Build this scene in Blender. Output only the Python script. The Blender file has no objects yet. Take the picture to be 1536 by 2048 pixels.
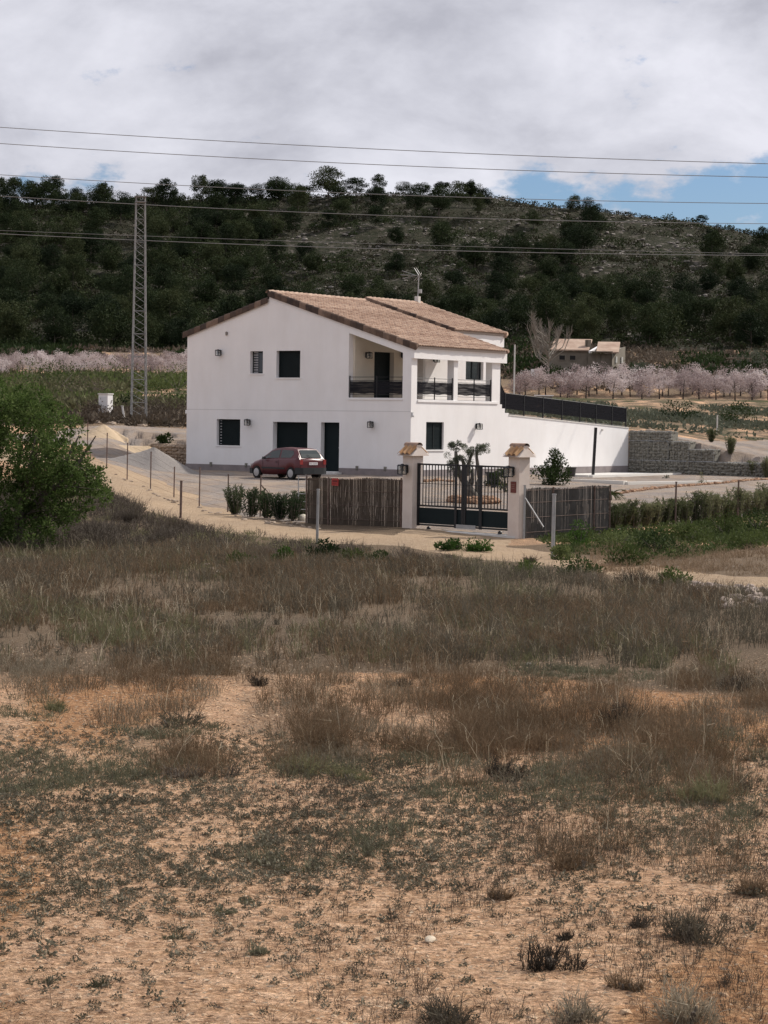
import bpy, math, random
import numpy as np
from mathutils import Matrix, Vector
C = bpy.context.scene.collection
scene = bpy.context.scene
random.seed(7)
RNG = np.random.default_rng(11)

# ------------------------------------------------------------------ camera
F = 4380.0; W0, H0 = 1536.0, 2048.0
PITCH = math.atan(186.0 / F); ROLL = 0.0139
fw = np.array([0, math.cos(PITCH), -math.sin(PITCH)])
r0 = np.array([1.0, 0, 0]); u0 = np.array([0, math.sin(PITCH), math.cos(PITCH)])
RT = math.cos(ROLL) * r0 + math.sin(ROLL) * u0
UP = math.cos(ROLL) * u0 - math.sin(ROLL) * r0
CZ = 3.3                                    # camera height over the gate's ground
cam_d = bpy.data.cameras.new('camera'); cam = bpy.data.objects.new('camera', cam_d); C.objects.link(cam)
cam_d.sensor_fit = 'VERTICAL'; cam_d.sensor_height = 36.0; cam_d.sensor_width = 27.0
cam_d.lens = F / H0 * 36.0; cam_d.clip_start = 0.1; cam_d.clip_end = 8000
cam.matrix_world = Matrix(((RT[0], UP[0], -fw[0], 0), (RT[1], UP[1], -fw[1], 0), (RT[2], UP[2], -fw[2], CZ), (0, 0, 0, 1)))
scene.camera = cam

# ------------------------------------------------------------------ sun, sky, exposure
SUN = np.array([0.74, 0.42, 0.78]); SUN = SUN / np.linalg.norm(SUN)
sun_el = math.asin(SUN[2]); sun_az = math.atan2(SUN[0], SUN[1])
sd = bpy.data.lights.new('sun', 'SUN'); sd.energy = 4.0; sd.angle = math.radians(1.0); sd.color = (1.0, 0.93, 0.84)
so = bpy.data.objects.new('sun', sd); C.objects.link(so)
so.rotation_euler = Vector(SUN).to_track_quat('Z', 'Y').to_euler()
scene.view_settings.view_transform = 'Standard'; scene.view_settings.look = 'None'
scene.view_settings.exposure = 0.2; scene.view_settings.gamma = 1.0
scene.cycles.use_denoising = True
scene.cycles.max_bounces = 6; scene.cycles.transparent_max_bounces = 12

def sky():
    w = bpy.data.worlds.new('World'); scene.world = w; w.use_nodes = True
    nt = w.node_tree; N = nt.nodes; L = nt.links; N.clear()
    out = N.new('ShaderNodeOutputWorld'); bg = N.new('ShaderNodeBackground'); bg.inputs[1].default_value = 0.1
    L.new(bg.outputs[0], out.inputs[0])
    sk = N.new('ShaderNodeTexSky'); sk.sky_type = 'NISHITA'; sk.sun_disc = False
    sk.sun_elevation = sun_el; sk.sun_rotation = sun_az; sk.air_density = 1.0; sk.dust_density = 0.6
    tc = N.new('ShaderNodeTexCoord'); sep = N.new('ShaderNodeSeparateXYZ'); L.new(tc.outputs['Generated'], sep.inputs[0])
    def m(op, a, b=None, c=None, clamp=False):
        n = N.new('ShaderNodeMath'); n.operation = op; n.use_clamp = clamp
        for i, v in enumerate((a, b, c)):
            if v is None: continue
            if isinstance(v, (int, float)): n.inputs[i].default_value = v
            else: L.new(v, n.inputs[i])
        return n.outputs[0]
    x, y, z = sep.outputs
    # cloud layer seen on a plane high above: divide by height above the horizon
    zz = m('ADD', m('MAXIMUM', z, 0.0), 0.11)
    cx = m('DIVIDE', x, zz); cy = m('DIVIDE', y, zz)
    comb = N.new('ShaderNodeCombineXYZ'); L.new(m('MULTIPLY', x, 7.5), comb.inputs[0]); L.new(m('MULTIPLY', y, 7.5), comb.inputs[1]); L.new(m('MULTIPLY', z, 14.0), comb.inputs[2])
    def noise(scale, det, rough, off=0.0, dist=0.0):
        n = N.new('ShaderNodeTexNoise'); n.inputs['Scale'].default_value = scale; n.inputs['Detail'].default_value = det
        n.inputs['Roughness'].default_value = rough; n.inputs['Distortion'].default_value = dist
        if off:
            a = N.new('ShaderNodeVectorMath'); a.inputs[1].default_value = (off, off * .7, 0); L.new(comb.outputs[0], a.inputs[0]); L.new(a.outputs[0], n.inputs['Vector'])
        else: L.new(comb.outputs[0], n.inputs['Vector'])
        return n.outputs[0]
    n1 = noise(1.9, 9, 0.60, 3.3, 0.2); n2 = noise(1.1, 6, 0.55, 9.1, 0.4); n3 = noise(4.5, 8, 0.6, 5.7)
    # clear band low over the horizon, to the right of the hill
    az = m('ARCTAN2', x, y)
    low = N.new('ShaderNodeMapRange'); low.interpolation_type = 'SMOOTHSTEP'
    low.inputs[1].default_value = 0.128; low.inputs[2].default_value = 0.100; L.new(z, low.inputs[0])
    rgt = N.new('ShaderNodeMapRange'); rgt.interpolation_type = 'SMOOTHSTEP'
    rgt.inputs[1].default_value = 0.0; rgt.inputs[2].default_value = 0.075; L.new(az, rgt.inputs[0])
    bias = m('MULTIPLY', low.outputs[0], rgt.outputs[0])
    cov = m('SUBTRACT', m('ADD', m('ADD', m('MULTIPLY', n1, 0.7), m('MULTIPLY', n3, 0.75)), -0.12), m('MULTIPLY', bias, 0.38))
    covr = N.new('ShaderNodeMapRange'); covr.interpolation_type = 'SMOOTHSTEP'
    covr.inputs[1].default_value = 0.32; covr.inputs[2].default_value = 0.50; L.new(cov, covr.inputs[0])
    # cloud brightness: thick grey parts and brighter edges
    br = N.new('ShaderNodeMapRange'); br.inputs[1].default_value = 0.36; br.inputs[2].default_value = 0.62
    br.inputs[3].default_value = 0.0; br.inputs[4].default_value = 1.0
    L.new(m('ADD', m('MULTIPLY', n2, 0.82), m('MULTIPLY', n3, 0.18)), br.inputs[0])
    cr = N.new('ShaderNodeValToRGB'); L.new(br.outputs[0], cr.inputs[0])
    e = cr.color_ramp.elements
    e[0].position = 0.0; e[0].color = (4.3, 4.35, 4.95, 1)
    e[1].position = 1.0; e[1].color = (7.1, 7.12, 7.8, 1)
    k = e.new(0.5); k.color = (5.8, 5.85, 6.5, 1)
    tint = N.new('ShaderNodeMix'); tint.data_type = 'RGBA'; tint.blend_type = 'MULTIPLY'; tint.inputs[0].default_value = 1.0
    L.new(sk.outputs[0], tint.inputs[6]); tint.inputs[7].default_value = (0.50, 0.61, 0.80, 1)
    mx = N.new('ShaderNodeMix'); mx.data_type = 'RGBA'
    L.new(covr.outputs[0], mx.inputs[0]); L.new(tint.outputs[2], mx.inputs[6]); L.new(cr.outputs[0], mx.inputs[7])
    L.new(mx.outputs[2], bg.inputs[0])
sky()

# ------------------------------------------------------------------ pixel <-> world
def ray(px, py):
    d = fw + RT * (px - W0 / 2) / F - UP * (py - H0 / 2) / F
    return d
def W(px, py, D):                              # point on the pixel's ray at distance y = D
    d = ray(px, py); t = D / d[1]
    return np.array([d[0] * t, D, CZ + d[2] * t])
def zpx(px, py, D): return float(W(px, py, D)[2])

# ------------------------------------------------------------------ value noise
def vnoise(x, y, seed=0):
    xi = np.floor(x).astype(np.int64); yi = np.floor(y).astype(np.int64); xf = x - xi; yf = y - yi
    def h(a, b):
        n = (a * 374761393 + b * 668265263 + seed * 1442695041) & 0xffffffff
        n = ((n ^ (n >> 13)) * 1274126177) & 0xffffffff
        return ((n ^ (n >> 16)) & 0xffff) / 65535.0
    u = xf * xf * (3 - 2 * xf); v = yf * yf * (3 - 2 * yf)
    return (h(xi, yi) * (1 - u) + h(xi + 1, yi) * u) * (1 - v) + (h(xi, yi + 1) * (1 - u) + h(xi + 1, yi + 1) * u) * v
def fbm(x, y, oct=4, seed=0):
    x = np.asarray(x, float); y = np.asarray(y, float); s = 0; a = .5
    for i in range(oct):
        s = s + a * (vnoise(x * 2 ** i, y * 2 ** i, seed + i) - .5); a *= .5
    return s * 2
def sstep(a, b, v):
    t = np.clip((v - a) / (b - a), 0, 1); return t * t * (3 - 2 * t)

# ------------------------------------------------------------------ house frame: origin at the near corner, X along the gable wall, Y along the sunny wall
HC = np.array([W(820, 950, 105.5)[0], 105.5]); HA = math.radians(-34.0)
HX = np.array([math.cos(HA), math.sin(HA)]); HY = np.array([-math.sin(HA), math.cos(HA)])
HZ = CZ - 2.75
def house_xy(x, y): return (x - HC[0]) * HX[0] + (y - HC[1]) * HX[1], (x - HC[0]) * HY[0] + (y - HC[1]) * HY[1]
def hplane(px, py, axis, val):
    """pixel -> house-local point on the vertical plane X=val or Y=val (z over house ground)"""
    d = ray(px, py); n = HX if axis == 'X' else HY
    t = (val + HC @ n) / (d[0] * n[0] + d[1] * n[1])
    p = np.array([d[0] * t, d[1] * t]); l = house_xy(p[0], p[1])
    return (l[1] if axis == 'X' else l[0]), CZ + d[2] * t - HZ

# ------------------------------------------------------------------ terrain height
PX = [-500, 0, 212, 300, 400, 615, 825, 1035, 1255, 1536, 2000]
def zz_(h): return CZ + h
near = [(0.5, -2.3), (9, -2.6), (15, -2.85), (25, -3.1), (40, -3.3), (52, -3.36)]
Tt = {-500: [(66, -3.2), (80, -2.9), (95, -2.5), (110, -2.0), (130, -.9)],
      0: [(66, -3.2), (80, -2.85), (95, -2.35), (110, -1.9), (130, -.8)],
      212: [(66, -3.35), (80, -3.0), (95, -2.3), (105, -2.1), (118, -1.5)],
      300: [(66, -3.38), (80, -3.1), (86, -2.86), (95, -2.65), (105, -2.5), (113, -2.4), (120, -2.2)],
      400: [(66, -3.42), (80, -3.25), (95, -2.88), (105, -2.75), (120, -2.75)],
      615: [(70, -3.42), (85, -3.08), (98, -2.80), (105, -2.75), (120, -2.75)],
      825: [(66, -3.27), (82, -3.05), (98, -2.85), (106, -2.75), (120, -2.75)],
      1035: [(58, -3.42), (63, -3.36), (82, -3.12), (100, -2.92), (110, -2.80), (120, -2.8)],
      1255: [(66, -3.36), (90, -3.10), (124, -2.83), (130, -2.83)],
      1536: [(66, -3.34), (90, -3.08), (124, -2.85), (130, -2.83)],
      2000: [(66, -3.34), (90, -3.08), (124, -2.85), (130, -2.83)]}
left_far = [(180, 808), (250, 757), (300, 740), (340, 718), (380, 700), (450, 590)]
Ut = {-500: [(100, 880), (115, 868), (130, 852), (156, 830)] + left_far + [(560, 395)],
      0: [(100, 880), (115, 868), (130, 853), (156, 830)] + left_far + [(560, 404)],
      212: [(100, 885), (115, 872), (130, 853), (156, 830)] + left_far + [(560, 405)],
      300: [(100, 888), (116, 887), (130, 858), (145, 840), (156, 830)] + left_far + [(560, 404)],
      400: [(100, 888), (116, 887), (130, 860), (145, 842), (156, 832)] + left_far + [(560, 400)],
      615: [(100, 840), (130, 840), (150, 832), (180, 815), (250, 765), (300, 745), (340, 715), (380, 700), (450, 590), (560, 393)],
      825: [(100, 840), (130, 836), (150, 830), (200, 818), (290, 797), (310, 793), (340, 742), (380, 700), (450, 590), (560, 389)],
      1035: [(100, 838), (125, 834), (150, 828), (200, 818), (290, 799), (310, 793), (340, 742), (370, 705), (450, 590), (560, 395)],
      1255: [(118, 862), (126, 860), (150, 853), (200, 829), (290, 800), (306, 797), (340, 742), (370, 702), (450, 600), (560, 428)],
      1536: [(112, 926), (120, 918), (128, 900), (138, 885), (150, 872), (200, 838), (290, 803), (306, 799), (340, 738), (370, 705), (450, 622), (560, 472)],
      2000: [(112, 926), (120, 918), (128, 900), (138, 885), (150, 872), (200, 840), (290, 808), (306, 805), (340, 750), (370, 715), (450, 650), (560, 545)]}
DG = np.concatenate([np.arange(0.5, 140, 0.5), np.arange(140, 900, 2.0)])
def tab(tbl, is_px):
    rows = []
    for p in PX:
        pts = tbl[p]
        if is_px: pts = [(d, zpx(p, py, d) - CZ) for d, py in pts]
        if not is_px: pts = near + pts
        d = [q[0] for q in pts]; z = [q[1] for q in pts]
        if is_px:
            zc = z[-1]; d += [600, 700, 900]; z += [zc - 2.5, zc - 18, zc - 45]
        r = np.interp(DG, d, z)
        kern = np.ones(7) / 7
        r2 = np.convolve(np.pad(r, 3, mode='edge'), kern, 'valid')
        rows.append(r2)
    return np.array(rows)
TT = tab(Tt, False); UU = tab(Ut, True)
PXn = np.array(PX, float)
def bil(T, px, D):
    px = np.clip(px, PXn[0], PXn[-1] - 1e-3); i = np.searchsorted(PXn, px, side='right') - 1
    f = (px - PXn[i]) / (PXn[i + 1] - PXn[i]); f = f * f * (3 - 2 * f) * .5 + f * .5
    D = np.clip(D, DG[0], DG[-1] - 1e-3); j = np.searchsorted(DG, D, side='right') - 1
    g = (D - DG[j]) / (DG[j + 1] - DG[j])
    return (T[i, j] * (1 - g) + T[i, j + 1] * g) * (1 - f) + (T[i + 1, j] * (1 - g) + T[i + 1, j + 1] * g) * f
GT = 0.95                                      # gabion thickness
def HH(x, y):
    x = np.asarray(x, float); y = np.asarray(y, float)
    R = np.hypot(x, y); ys = np.maximum(y, 0.35 * R + 1e-6)
    px = 768 + F * x / ys; D = np.where(y > 0.35 * R, y, R * .35)
    t = bil(TT, px, D); u = bil(UU, px, D)
    lx, ly = house_xy(x, y)
    s_r = sstep(0.1, 0.5, ly - 8.3) * sstep(0.7, 1.2, -lx)
    s_g = sstep(0.5, 0.95, ly - 22.45) 
    s_l = sstep(0.45, 0.9, ly - 3.0) * sstep(-26, -19.2, lx) * (lx < -8)
    s_h = sstep(6.0, 6.5, ly) * (lx < -1)
    s_d = sstep(108, 132, D) * sstep(330, 200, px)
    s = np.maximum.reduce([s_r, s_g, s_l, s_h * (lx > -14), s_d, sstep(134, 140, D)])
    s = np.where(y < 60, 0, s)
    h = t * (1 - s) + u * s
    back = sstep(0.45, 0.05, y / (R + 1e-6))    # all flat beside and behind the camera
    h = h * (1 - back) + (-2.6) * back
    amp = np.interp(D, [0, 20, 60, 66, 130, 200, 370, 420, 560, 700], [.04, .05, .06, .02, .03, .3, .6, 2.0, 1.6, 3])
    fr = np.interp(D, [0, 60, 66, 200, 400], [1, 1, 1, 1, 1])
    n = fbm(x * .9, y * .5, 4, 3) * amp * np.where(D < 150, 1, 0) + fbm(x * .05, y * .06, 4, 9) * amp * 1.6 * np.where(D >= 150, 1, 0) * sstep(150, 220, D)
    return CZ + h + n * (1 - back)
def Hs(x, y): return float(HH(np.array([x]), np.array([y]))[0])
def G(px, py, D0=8, D1=800, step=0.25):        # where the pixel's ray meets the ground
    d = ray(px, py); D = np.arange(D0, D1, step); t = D / d[1]
    x = d[0] * t; z = CZ + d[2] * t; h = HH(x, D); k = np.nonzero(z <= h)[0]
    i = k[0] if len(k) else len(D) - 1
    return np.array([x[i], D[i], h[i]])
def Gy(px, D):                                 # ground point in a column at a given distance
    x = (px - 768) / F * D; return np.array([x, D, Hs(x, D)])

# ------------------------------------------------------------------ mesh builder
class MB:
    def __init__(s): s.v = []; s.f = []
    def add(s, vs, fs):
        o = len(s.v); s.v.extend([tuple(map(float, p)) for p in vs]); s.f.extend([tuple(int(i) + o for i in f) for f in fs]); return s
    def box(s, c, d, rz=0.0, taper=1.0):
        cx, cy, cz = c; dx, dy, dz = [q / 2 for q in d]; vs = []
        for z, k in ((-dz, 1.0), (dz, taper)):
            for a, b in ((-1, -1), (1, -1), (1, 1), (-1, 1)):
                x = a * dx * k; y = b * dy * k
                vs.append((cx + x * math.cos(rz) - y * math.sin(rz), cy + x * math.sin(rz) + y * math.cos(rz), cz + z))
        return s.add(vs, [(0, 3, 2, 1), (4, 5, 6, 7), (0, 1, 5, 4), (1, 2, 6, 5), (2, 3, 7, 6), (3, 0, 4, 7)])
    def b2(s, x0, x1, y0, y1, z0, z1): return s.box(((x0 + x1) / 2, (y0 + y1) / 2, (z0 + z1) / 2), (abs(x1 - x0), abs(y1 - y0), abs(z1 - z0)))
    def tube(s, pts, rad, n=6, cap=True):
        pts = [np.array(p, float) for p in pts]
        if not hasattr(rad, '__len__'): rad = [rad] * len(pts)
        vs = []
        for i, p in enumerate(pts):
            t = pts[min(i + 1, len(pts) - 1)] - pts[max(i - 1, 0)]; t = t / (np.linalg.norm(t) + 1e-9)
            a = np.array([1, 0, 0]) if abs(t[0]) < .8 else np.array([0, 1, 0])
            u = np.cross(t, a); u /= np.linalg.norm(u); w = np.cross(t, u)
            for k in range(n):
                q = 2 * math.pi * k / n; vs.append(p + rad[i] * (math.cos(q) * u + math.sin(q) * w))
        fs = []
        for i in range(len(pts) - 1):
            for k in range(n):
                fs.append((i * n + k, (i + 1) * n + k, (i + 1) * n + (k + 1) % n, i * n + (k + 1) % n))
        if cap: fs.append(tuple(range(n))); fs.append(tuple(range((len(pts) - 1) * n + n - 1, (len(pts) - 1) * n - 1, -1)))
        return s.add(vs, fs)
    def prism(s, poly, z0, z1):
        n = len(poly); vs = [(p[0], p[1], z0) for p in poly] + [(p[0], p[1], z1) for p in poly]
        return s.add(vs, [tuple(range(n - 1, -1, -1)), tuple(range(n, 2 * n))] + [(i, (i + 1) % n, n + (i + 1) % n, n + i) for i in range(n)])
    def rock(s, c, r, rng=random, sq=.6):
        t = (1 + 5 ** .5) / 2
        vs = [(-1, t, 0), (1, t, 0), (-1, -t, 0), (1, -t, 0), (0, -1, t), (0, 1, t), (0, -1, -t), (0, 1, -t), (t, 0, -1), (t, 0, 1), (-t, 0, -1), (-t, 0, 1)]
        fs = [(0, 11, 5), (0, 5, 1), (0, 1, 7), (0, 7, 10), (0, 10, 11), (1, 5, 9), (5, 11, 4), (11, 10, 2), (10, 7, 6), (7, 1, 8), (3, 9, 4), (3, 4, 2), (3, 2, 6), (3, 6, 8), (3, 8, 9), (4, 9, 5), (2, 4, 11), (6, 2, 10), (8, 6, 7), (9, 8, 1)]
        a = rng.uniform(0, 6.28); ex, ey = rng.uniform(.7, 1.3), rng.uniform(.7, 1.3); out = []
        for v in vs:
            k = r / 1.9 * rng.uniform(.75, 1.2); x, y, z = v[0] * k * ex, v[1] * k * ey, v[2] * k * sq
            out.append((c[0] + x * math.cos(a) - y * math.sin(a), c[1] + x * math.sin(a) + y * math.cos(a), c[2] + z))
        return s.add(out, fs)
def new_obj(name, me, m=None, parent=None):
    o = bpy.data.objects.new(name, me); C.objects.link(o)
    if m is not None: me.materials.append(m)
    if parent is not None: o.parent = parent
    return o
def build(name, mb, m, parent=None, loc=None, smooth=False, rz=None):
    me = bpy.data.meshes.new(name); me.from_pydata(mb.v, [], mb.f); me.update()
    if smooth: me.polygons.foreach_set('use_smooth', [True] * len(me.polygons))
    o = new_obj(name, me, m, parent)
    if loc is not None: o.location = loc
    if rz is not None: o.rotation_euler.z = rz
    return o
def mesh_np(name, V, quads=None, tris=None):
    me = bpy.data.meshes.new(name); V = np.asarray(V, np.float32)
    nq = 0 if quads is None else len(quads); nt_ = 0 if tris is None else len(tris)
    me.vertices.add(len(V)); me.vertices.foreach_set('co', V.ravel())
    lo = []; st = []; 
    if nq: lo.append(np.asarray(quads).ravel()); st.append(np.arange(nq) * 4)
    if nt_: lo.append(np.asarray(tris).ravel()); st.append(nq * 4 + np.arange(nt_) * 3)
    lo = np.concatenate(lo).astype(np.int32); st = np.concatenate(st).astype(np.int32)
    me.loops.add(len(lo)); me.loops.foreach_set('vertex_index', lo)
    me.polygons.add(nq + nt_); me.polygons.foreach_set('loop_start', st)
    me.update(calc_edges=True); return me
def set_attr(me, name, vals):
    a = me.attributes.new(name, 'FLOAT_COLOR', 'POINT'); v = np.ones((len(me.vertices), 4), np.float32); v[:, :vals.shape[1]] = vals
    a.data.foreach_set('color', v.ravel())
def tag(o, label=None, cat=None, group=None, kind=None):
    if label: o['label'] = label
    if cat: o['category'] = cat
    if group: o['group'] = group
    if kind: o['kind'] = kind
    return o
def thing(name, label, cat, loc=(0, 0, 0), rz=0.0, group=None):
    o = bpy.data.objects.new(name, None); C.objects.link(o); o.empty_display_size = .2
    o.location = tuple(float(q) for q in loc); o.rotation_euler = (0, 0, rz); return tag(o, label, cat, group)
def dup(root, loc, rz=0.0, scale=1.0, label=None, group=None):
    r = root.copy(); C.objects.link(r); r.location = tuple(float(q) for q in loc); r.rotation_euler = (0, 0, rz)
    r.scale = (scale,) * 3 if not hasattr(scale, '__len__') else scale
    if label: r['label'] = label
    if group: r['group'] = group
    for ch in list(root.children):
        c = ch.copy(); C.objects.link(c); c.parent = r
        for g in ch.children:
            d = g.copy(); C.objects.link(d); d.parent = c
    return r

# leaf cards (diamonds) and grass blades, vectorised
def unit(a): return a / (np.linalg.norm(a, axis=-1, keepdims=True) + 1e-9)
def leaves(P, Dr, L, Wd, rng):
    N = len(P); Dr = unit(Dr); rnd = unit(rng.normal(size=(N, 3))); Wv = unit(np.cross(Dr, rnd))
    L = np.broadcast_to(np.asarray(L, float), (N,))[:, None]; Wd = np.broadcast_to(np.asarray(Wd, float), (N,))[:, None]
    V = np.stack([P, P + Dr * L * .5 + Wv * Wd * .5, P + Dr * L, P + Dr * L * .5 - Wv * Wd * .5], 1).reshape(-1, 3)
    return V, np.arange(N * 4).reshape(-1, 4)
def blades(P, Dr, L, Wd, bend, rng):
    """two-segment bending blades -> V, quads, tris"""
    N = len(P); Dr = unit(Dr); side = unit(np.cross(Dr, unit(rng.normal(size=(N, 3)))))
    L = np.broadcast_to(np.asarray(L, float), (N,))[:, None]; Wd = np.broadcast_to(np.asarray(Wd, float), (N,))[:, None]
    bd = rng.normal(size=(N, 3)) * bend; bd[:, 2] -= bend * .5
    M = P + Dr * L * .55; T = P + Dr * L + bd * L
    V = np.stack([P - side * Wd * .5, P + side * Wd * .5, M + side * Wd * .4, M - side * Wd * .4, T], 1).reshape(-1, 3)
    b = (np.arange(N) * 5)[:, None]
    return V, b + np.array([[0, 1, 2, 3]]), b + np.array([[3, 2, 4]])
def join_np(parts):
    Vs, Qs, Ts = [], [], []; o = 0
    for p in parts:
        V = p[0]; Q = p[1]; T = p[2] if len(p) > 2 else None
        Vs.append(V)
        if Q is not None and len(Q): Qs.append(np.asarray(Q) + o)
        if T is not None and len(T): Ts.append(np.asarray(T) + o)
        o += len(V)
    return np.concatenate(Vs), (np.concatenate(Qs) if Qs else None), (np.concatenate(Ts) if Ts else None)

# ------------------------------------------------------------------ materials
def mat(name, col, rough=.8, var=None, scale=5.0, bump=0.0, bscale=40.0, metal=0.0, spec=.3, det=5, coords='Object', bdist=.02):
    m = bpy.data.materials.new(name); m.use_nodes = True; nt = m.node_tree; N = nt.nodes; L = nt.links
    b = N['Principled BSDF']; b.inputs['Roughness'].default_value = rough; b.inputs['Metallic'].default_value = metal
    b.inputs['Specular IOR Level'].default_value = spec; b.inputs['Base Color'].default_value = (*col, 1)
    tc = N.new('ShaderNodeTexCoord')
    if var is not None:
        n = N.new('ShaderNodeTexNoise'); n.inputs['Scale'].default_value = scale; n.inputs['Detail'].default_value = det; n.inputs['Roughness'].default_value = .6
        L.new(tc.outputs[coords], n.inputs['Vector']); r = N.new('ShaderNodeValToRGB'); L.new(n.outputs[0], r.inputs[0])
        r.color_ramp.elements[0].position = .32; r.color_ramp.elements[1].position = .68
        r.color_ramp.elements[0].color = (*col, 1); r.color_ramp.elements[1].color = (*var, 1)
        L.new(r.outputs[0], b.inputs['Base Color'])
    if bump:
        n = N.new('ShaderNodeTexNoise'); n.inputs['Scale'].default_value = bscale; n.inputs['Detail'].default_value = 4
        L.new(tc.outputs[coords], n.inputs['Vector']); bp = N.new('ShaderNodeBump'); bp.inputs['Strength'].default_value = bump; bp.inputs['Distance'].default_value = bdist
        L.new(n.outputs[0], bp.inputs['Height']); L.new(bp.outputs[0], b.inputs['Normal'])
    return m
def foliage(name, c1, c2, scale=1.5, trans=.3, c3=None, rough=.7, hs=None):
    m = bpy.data.materials.new(name); m.use_nodes = True; nt = m.node_tree; N = nt.nodes; L = nt.links; N.clear()
    out = N.new('ShaderNodeOutputMaterial'); d = N.new('ShaderNodeBsdfPrincipled'); t = N.new('ShaderNodeBsdfTranslucent'); mx = N.new('ShaderNodeMixShader')
    d.inputs['Roughness'].default_value = rough; d.inputs['Specular IOR Level'].default_value = .06
    mx.inputs[0].default_value = trans; L.new(d.outputs[0], mx.inputs[1]); L.new(t.outputs[0], mx.inputs[2]); L.new(mx.outputs[0], out.inputs[0])
    tc = N.new('ShaderNodeTexCoord'); n = N.new('ShaderNodeTexNoise'); n.inputs['Scale'].default_value = scale; n.inputs['Detail'].default_value = 6; n.inputs['Roughness'].default_value = .7
    oi = N.new('ShaderNodeObjectInfo'); add = N.new('ShaderNodeVectorMath'); add.operation = 'ADD'
    L.new(tc.outputs['Object'], add.inputs[0]); cm = N.new('ShaderNodeMath'); cm.operation = 'MULTIPLY'; cm.inputs[1].default_value = 37.0
    L.new(oi.outputs['Random'], cm.inputs[0]); L.new(cm.outputs[0], add.inputs[1]); L.new(add.outputs[0], n.inputs['Vector'])
    nh = N.new('ShaderNodeTexNoise'); nh.inputs['Scale'].default_value = hs or scale * 22; nh.inputs['Detail'].default_value = 2; L.new(add.outputs[0], nh.inputs['Vector'])
    nm = N.new('ShaderNodeMix'); nm.data_type = 'FLOAT'; nm.inputs[0].default_value = .5; L.new(n.outputs[0], nm.inputs[2]); L.new(nh.outputs[0], nm.inputs[3])
    s = N.new('ShaderNodeMath'); s.operation = 'MULTIPLY_ADD'; s.inputs[1].default_value = .35; L.new(oi.outputs['Random'], s.inputs[0]); 
    s2 = N.new('ShaderNodeMath'); s2.operation = 'SUBTRACT'; s2.inputs[1].default_value = .17; L.new(nm.outputs[0], s2.inputs[0]); L.new(s2.outputs[0], s.inputs[2])
    r = N.new('ShaderNodeValToRGB'); L.new(s.outputs[0], r.inputs[0]); e = r.color_ramp.elements
    e[0].position = .36; e[1].position = .56; e[0].color = (*c1, 1); e[1].color = (*c2, 1)
    if c3: k = e.new(.70); k.color = (*c3, 1)
    L.new(r.outputs[0], d.inputs['Base Color']); L.new(r.outputs[0], t.inputs['Color']); return m
def glass(name='window_glass', col=(.02, .025, .03)): return mat(name, col, .08, spec=.6)
# ================================================================== ground
def in_poly(x, y, poly):
    r = np.zeros(np.shape(x), bool); n = len(poly)
    for i in range(n):
        x1, y1 = poly[i]; x2, y2 = poly[(i + 1) % n]
        c = ((y1 > y) != (y2 > y)) & (x < (x2 - x1) * (y - y1) / (y2 - y1 + 1e-12) + x1)
        r ^= c
    return r
def seg_dist(x, y, pts, hw):
    best = np.full(np.shape(x), 1e9)
    for i in range(len(pts) - 1):
        a = np.array(pts[i]); b = np.array(pts[i + 1]); ab = b - a
        t = np.clip(((x - a[0]) * ab[0] + (y - a[1]) * ab[1]) / (ab @ ab), 0, 1)
        w = hw[i] * (1 - t) + hw[i + 1] * t
        best = np.minimum(best, np.hypot(x - a[0] - t * ab[0], y - a[1] - t * ab[1]) - w)
    return best
def g2(px, py, D0=30, D1=140): return tuple(G(px, py, D0, D1)[:2])
track_px = [(-200, 880, 2.4), (60, 912, 2.4), (190, 938, 2.1), (262, 971, 1.8), (330, 1002, 1.6), (420, 1038, 1.5), (520, 1058, 1.45), (640, 1072, 1.6), (780, 1081, 1.8), (900, 1093, 1.6), (1000, 1109, 1.7), (1100, 1121, 1.5), (1200, 1134, 1.4), (1330, 1151, 1.3), (1450, 1161, 1.3), (1560, 1167, 1.3), (2000, 1185, 1.3)]
track_pts = [g2(a, b, 30, 125) for a, b, w in track_px]; track_hw = [w for _, _, w in track_px]
apron = [g2(822, 1056, 50, 80), g2(1035, 1069, 50, 80), g2(1010, 1096, 45, 80), g2(760, 1085, 45, 80)]
fence_px = [(173, 893), (212, 931), (253, 957), (300, 977), (347, 999), (398, 1013), (455, 1028), (520, 1038), (615, 1046)]
def hw_pt(lx, ly): return (HC[0] + lx * HX[0] + ly * HY[0], HC[1] + lx * HX[1] + ly * HY[1])
hedge_px = [(1218, 1060), (1300, 1053), (1412, 1044), (1536, 1027), (1900, 1000)]
yard = [g2(a, b, 50, 125) for a, b in fence_px] + [g2(825, 1056, 50, 90), g2(1035, 1069, 50, 90)] + [g2(a, b, 50, 95) for a, b in hedge_px] + \
       [hw_pt(20, 22.6), hw_pt(0, 22.6), hw_pt(-.1, 8), hw_pt(-.1, .1), hw_pt(-13.8, .1), hw_pt(-13.8, 3.0), hw_pt(-19, 3.0), hw_pt(-24, 3), hw_pt(-31, -3)]
ter_l = [hw_pt(-13.5, 3.1), hw_pt(-19, 3.1), g2(150, 880, 90, 130), (-17.5, 113), g2(120, 858, 100, 150), g2(250, 851, 110, 160), g2(400, 858, 110, 160)]
ter_r = [hw_pt(-.5, 22.8), hw_pt(14, 22.8), (28, 115), (30, 150), g2(1536, 880, 110, 160), g2(1430, 882, 110, 160), g2(1345, 872, 110, 170), hw_pt(-.5, 27)]
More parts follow.
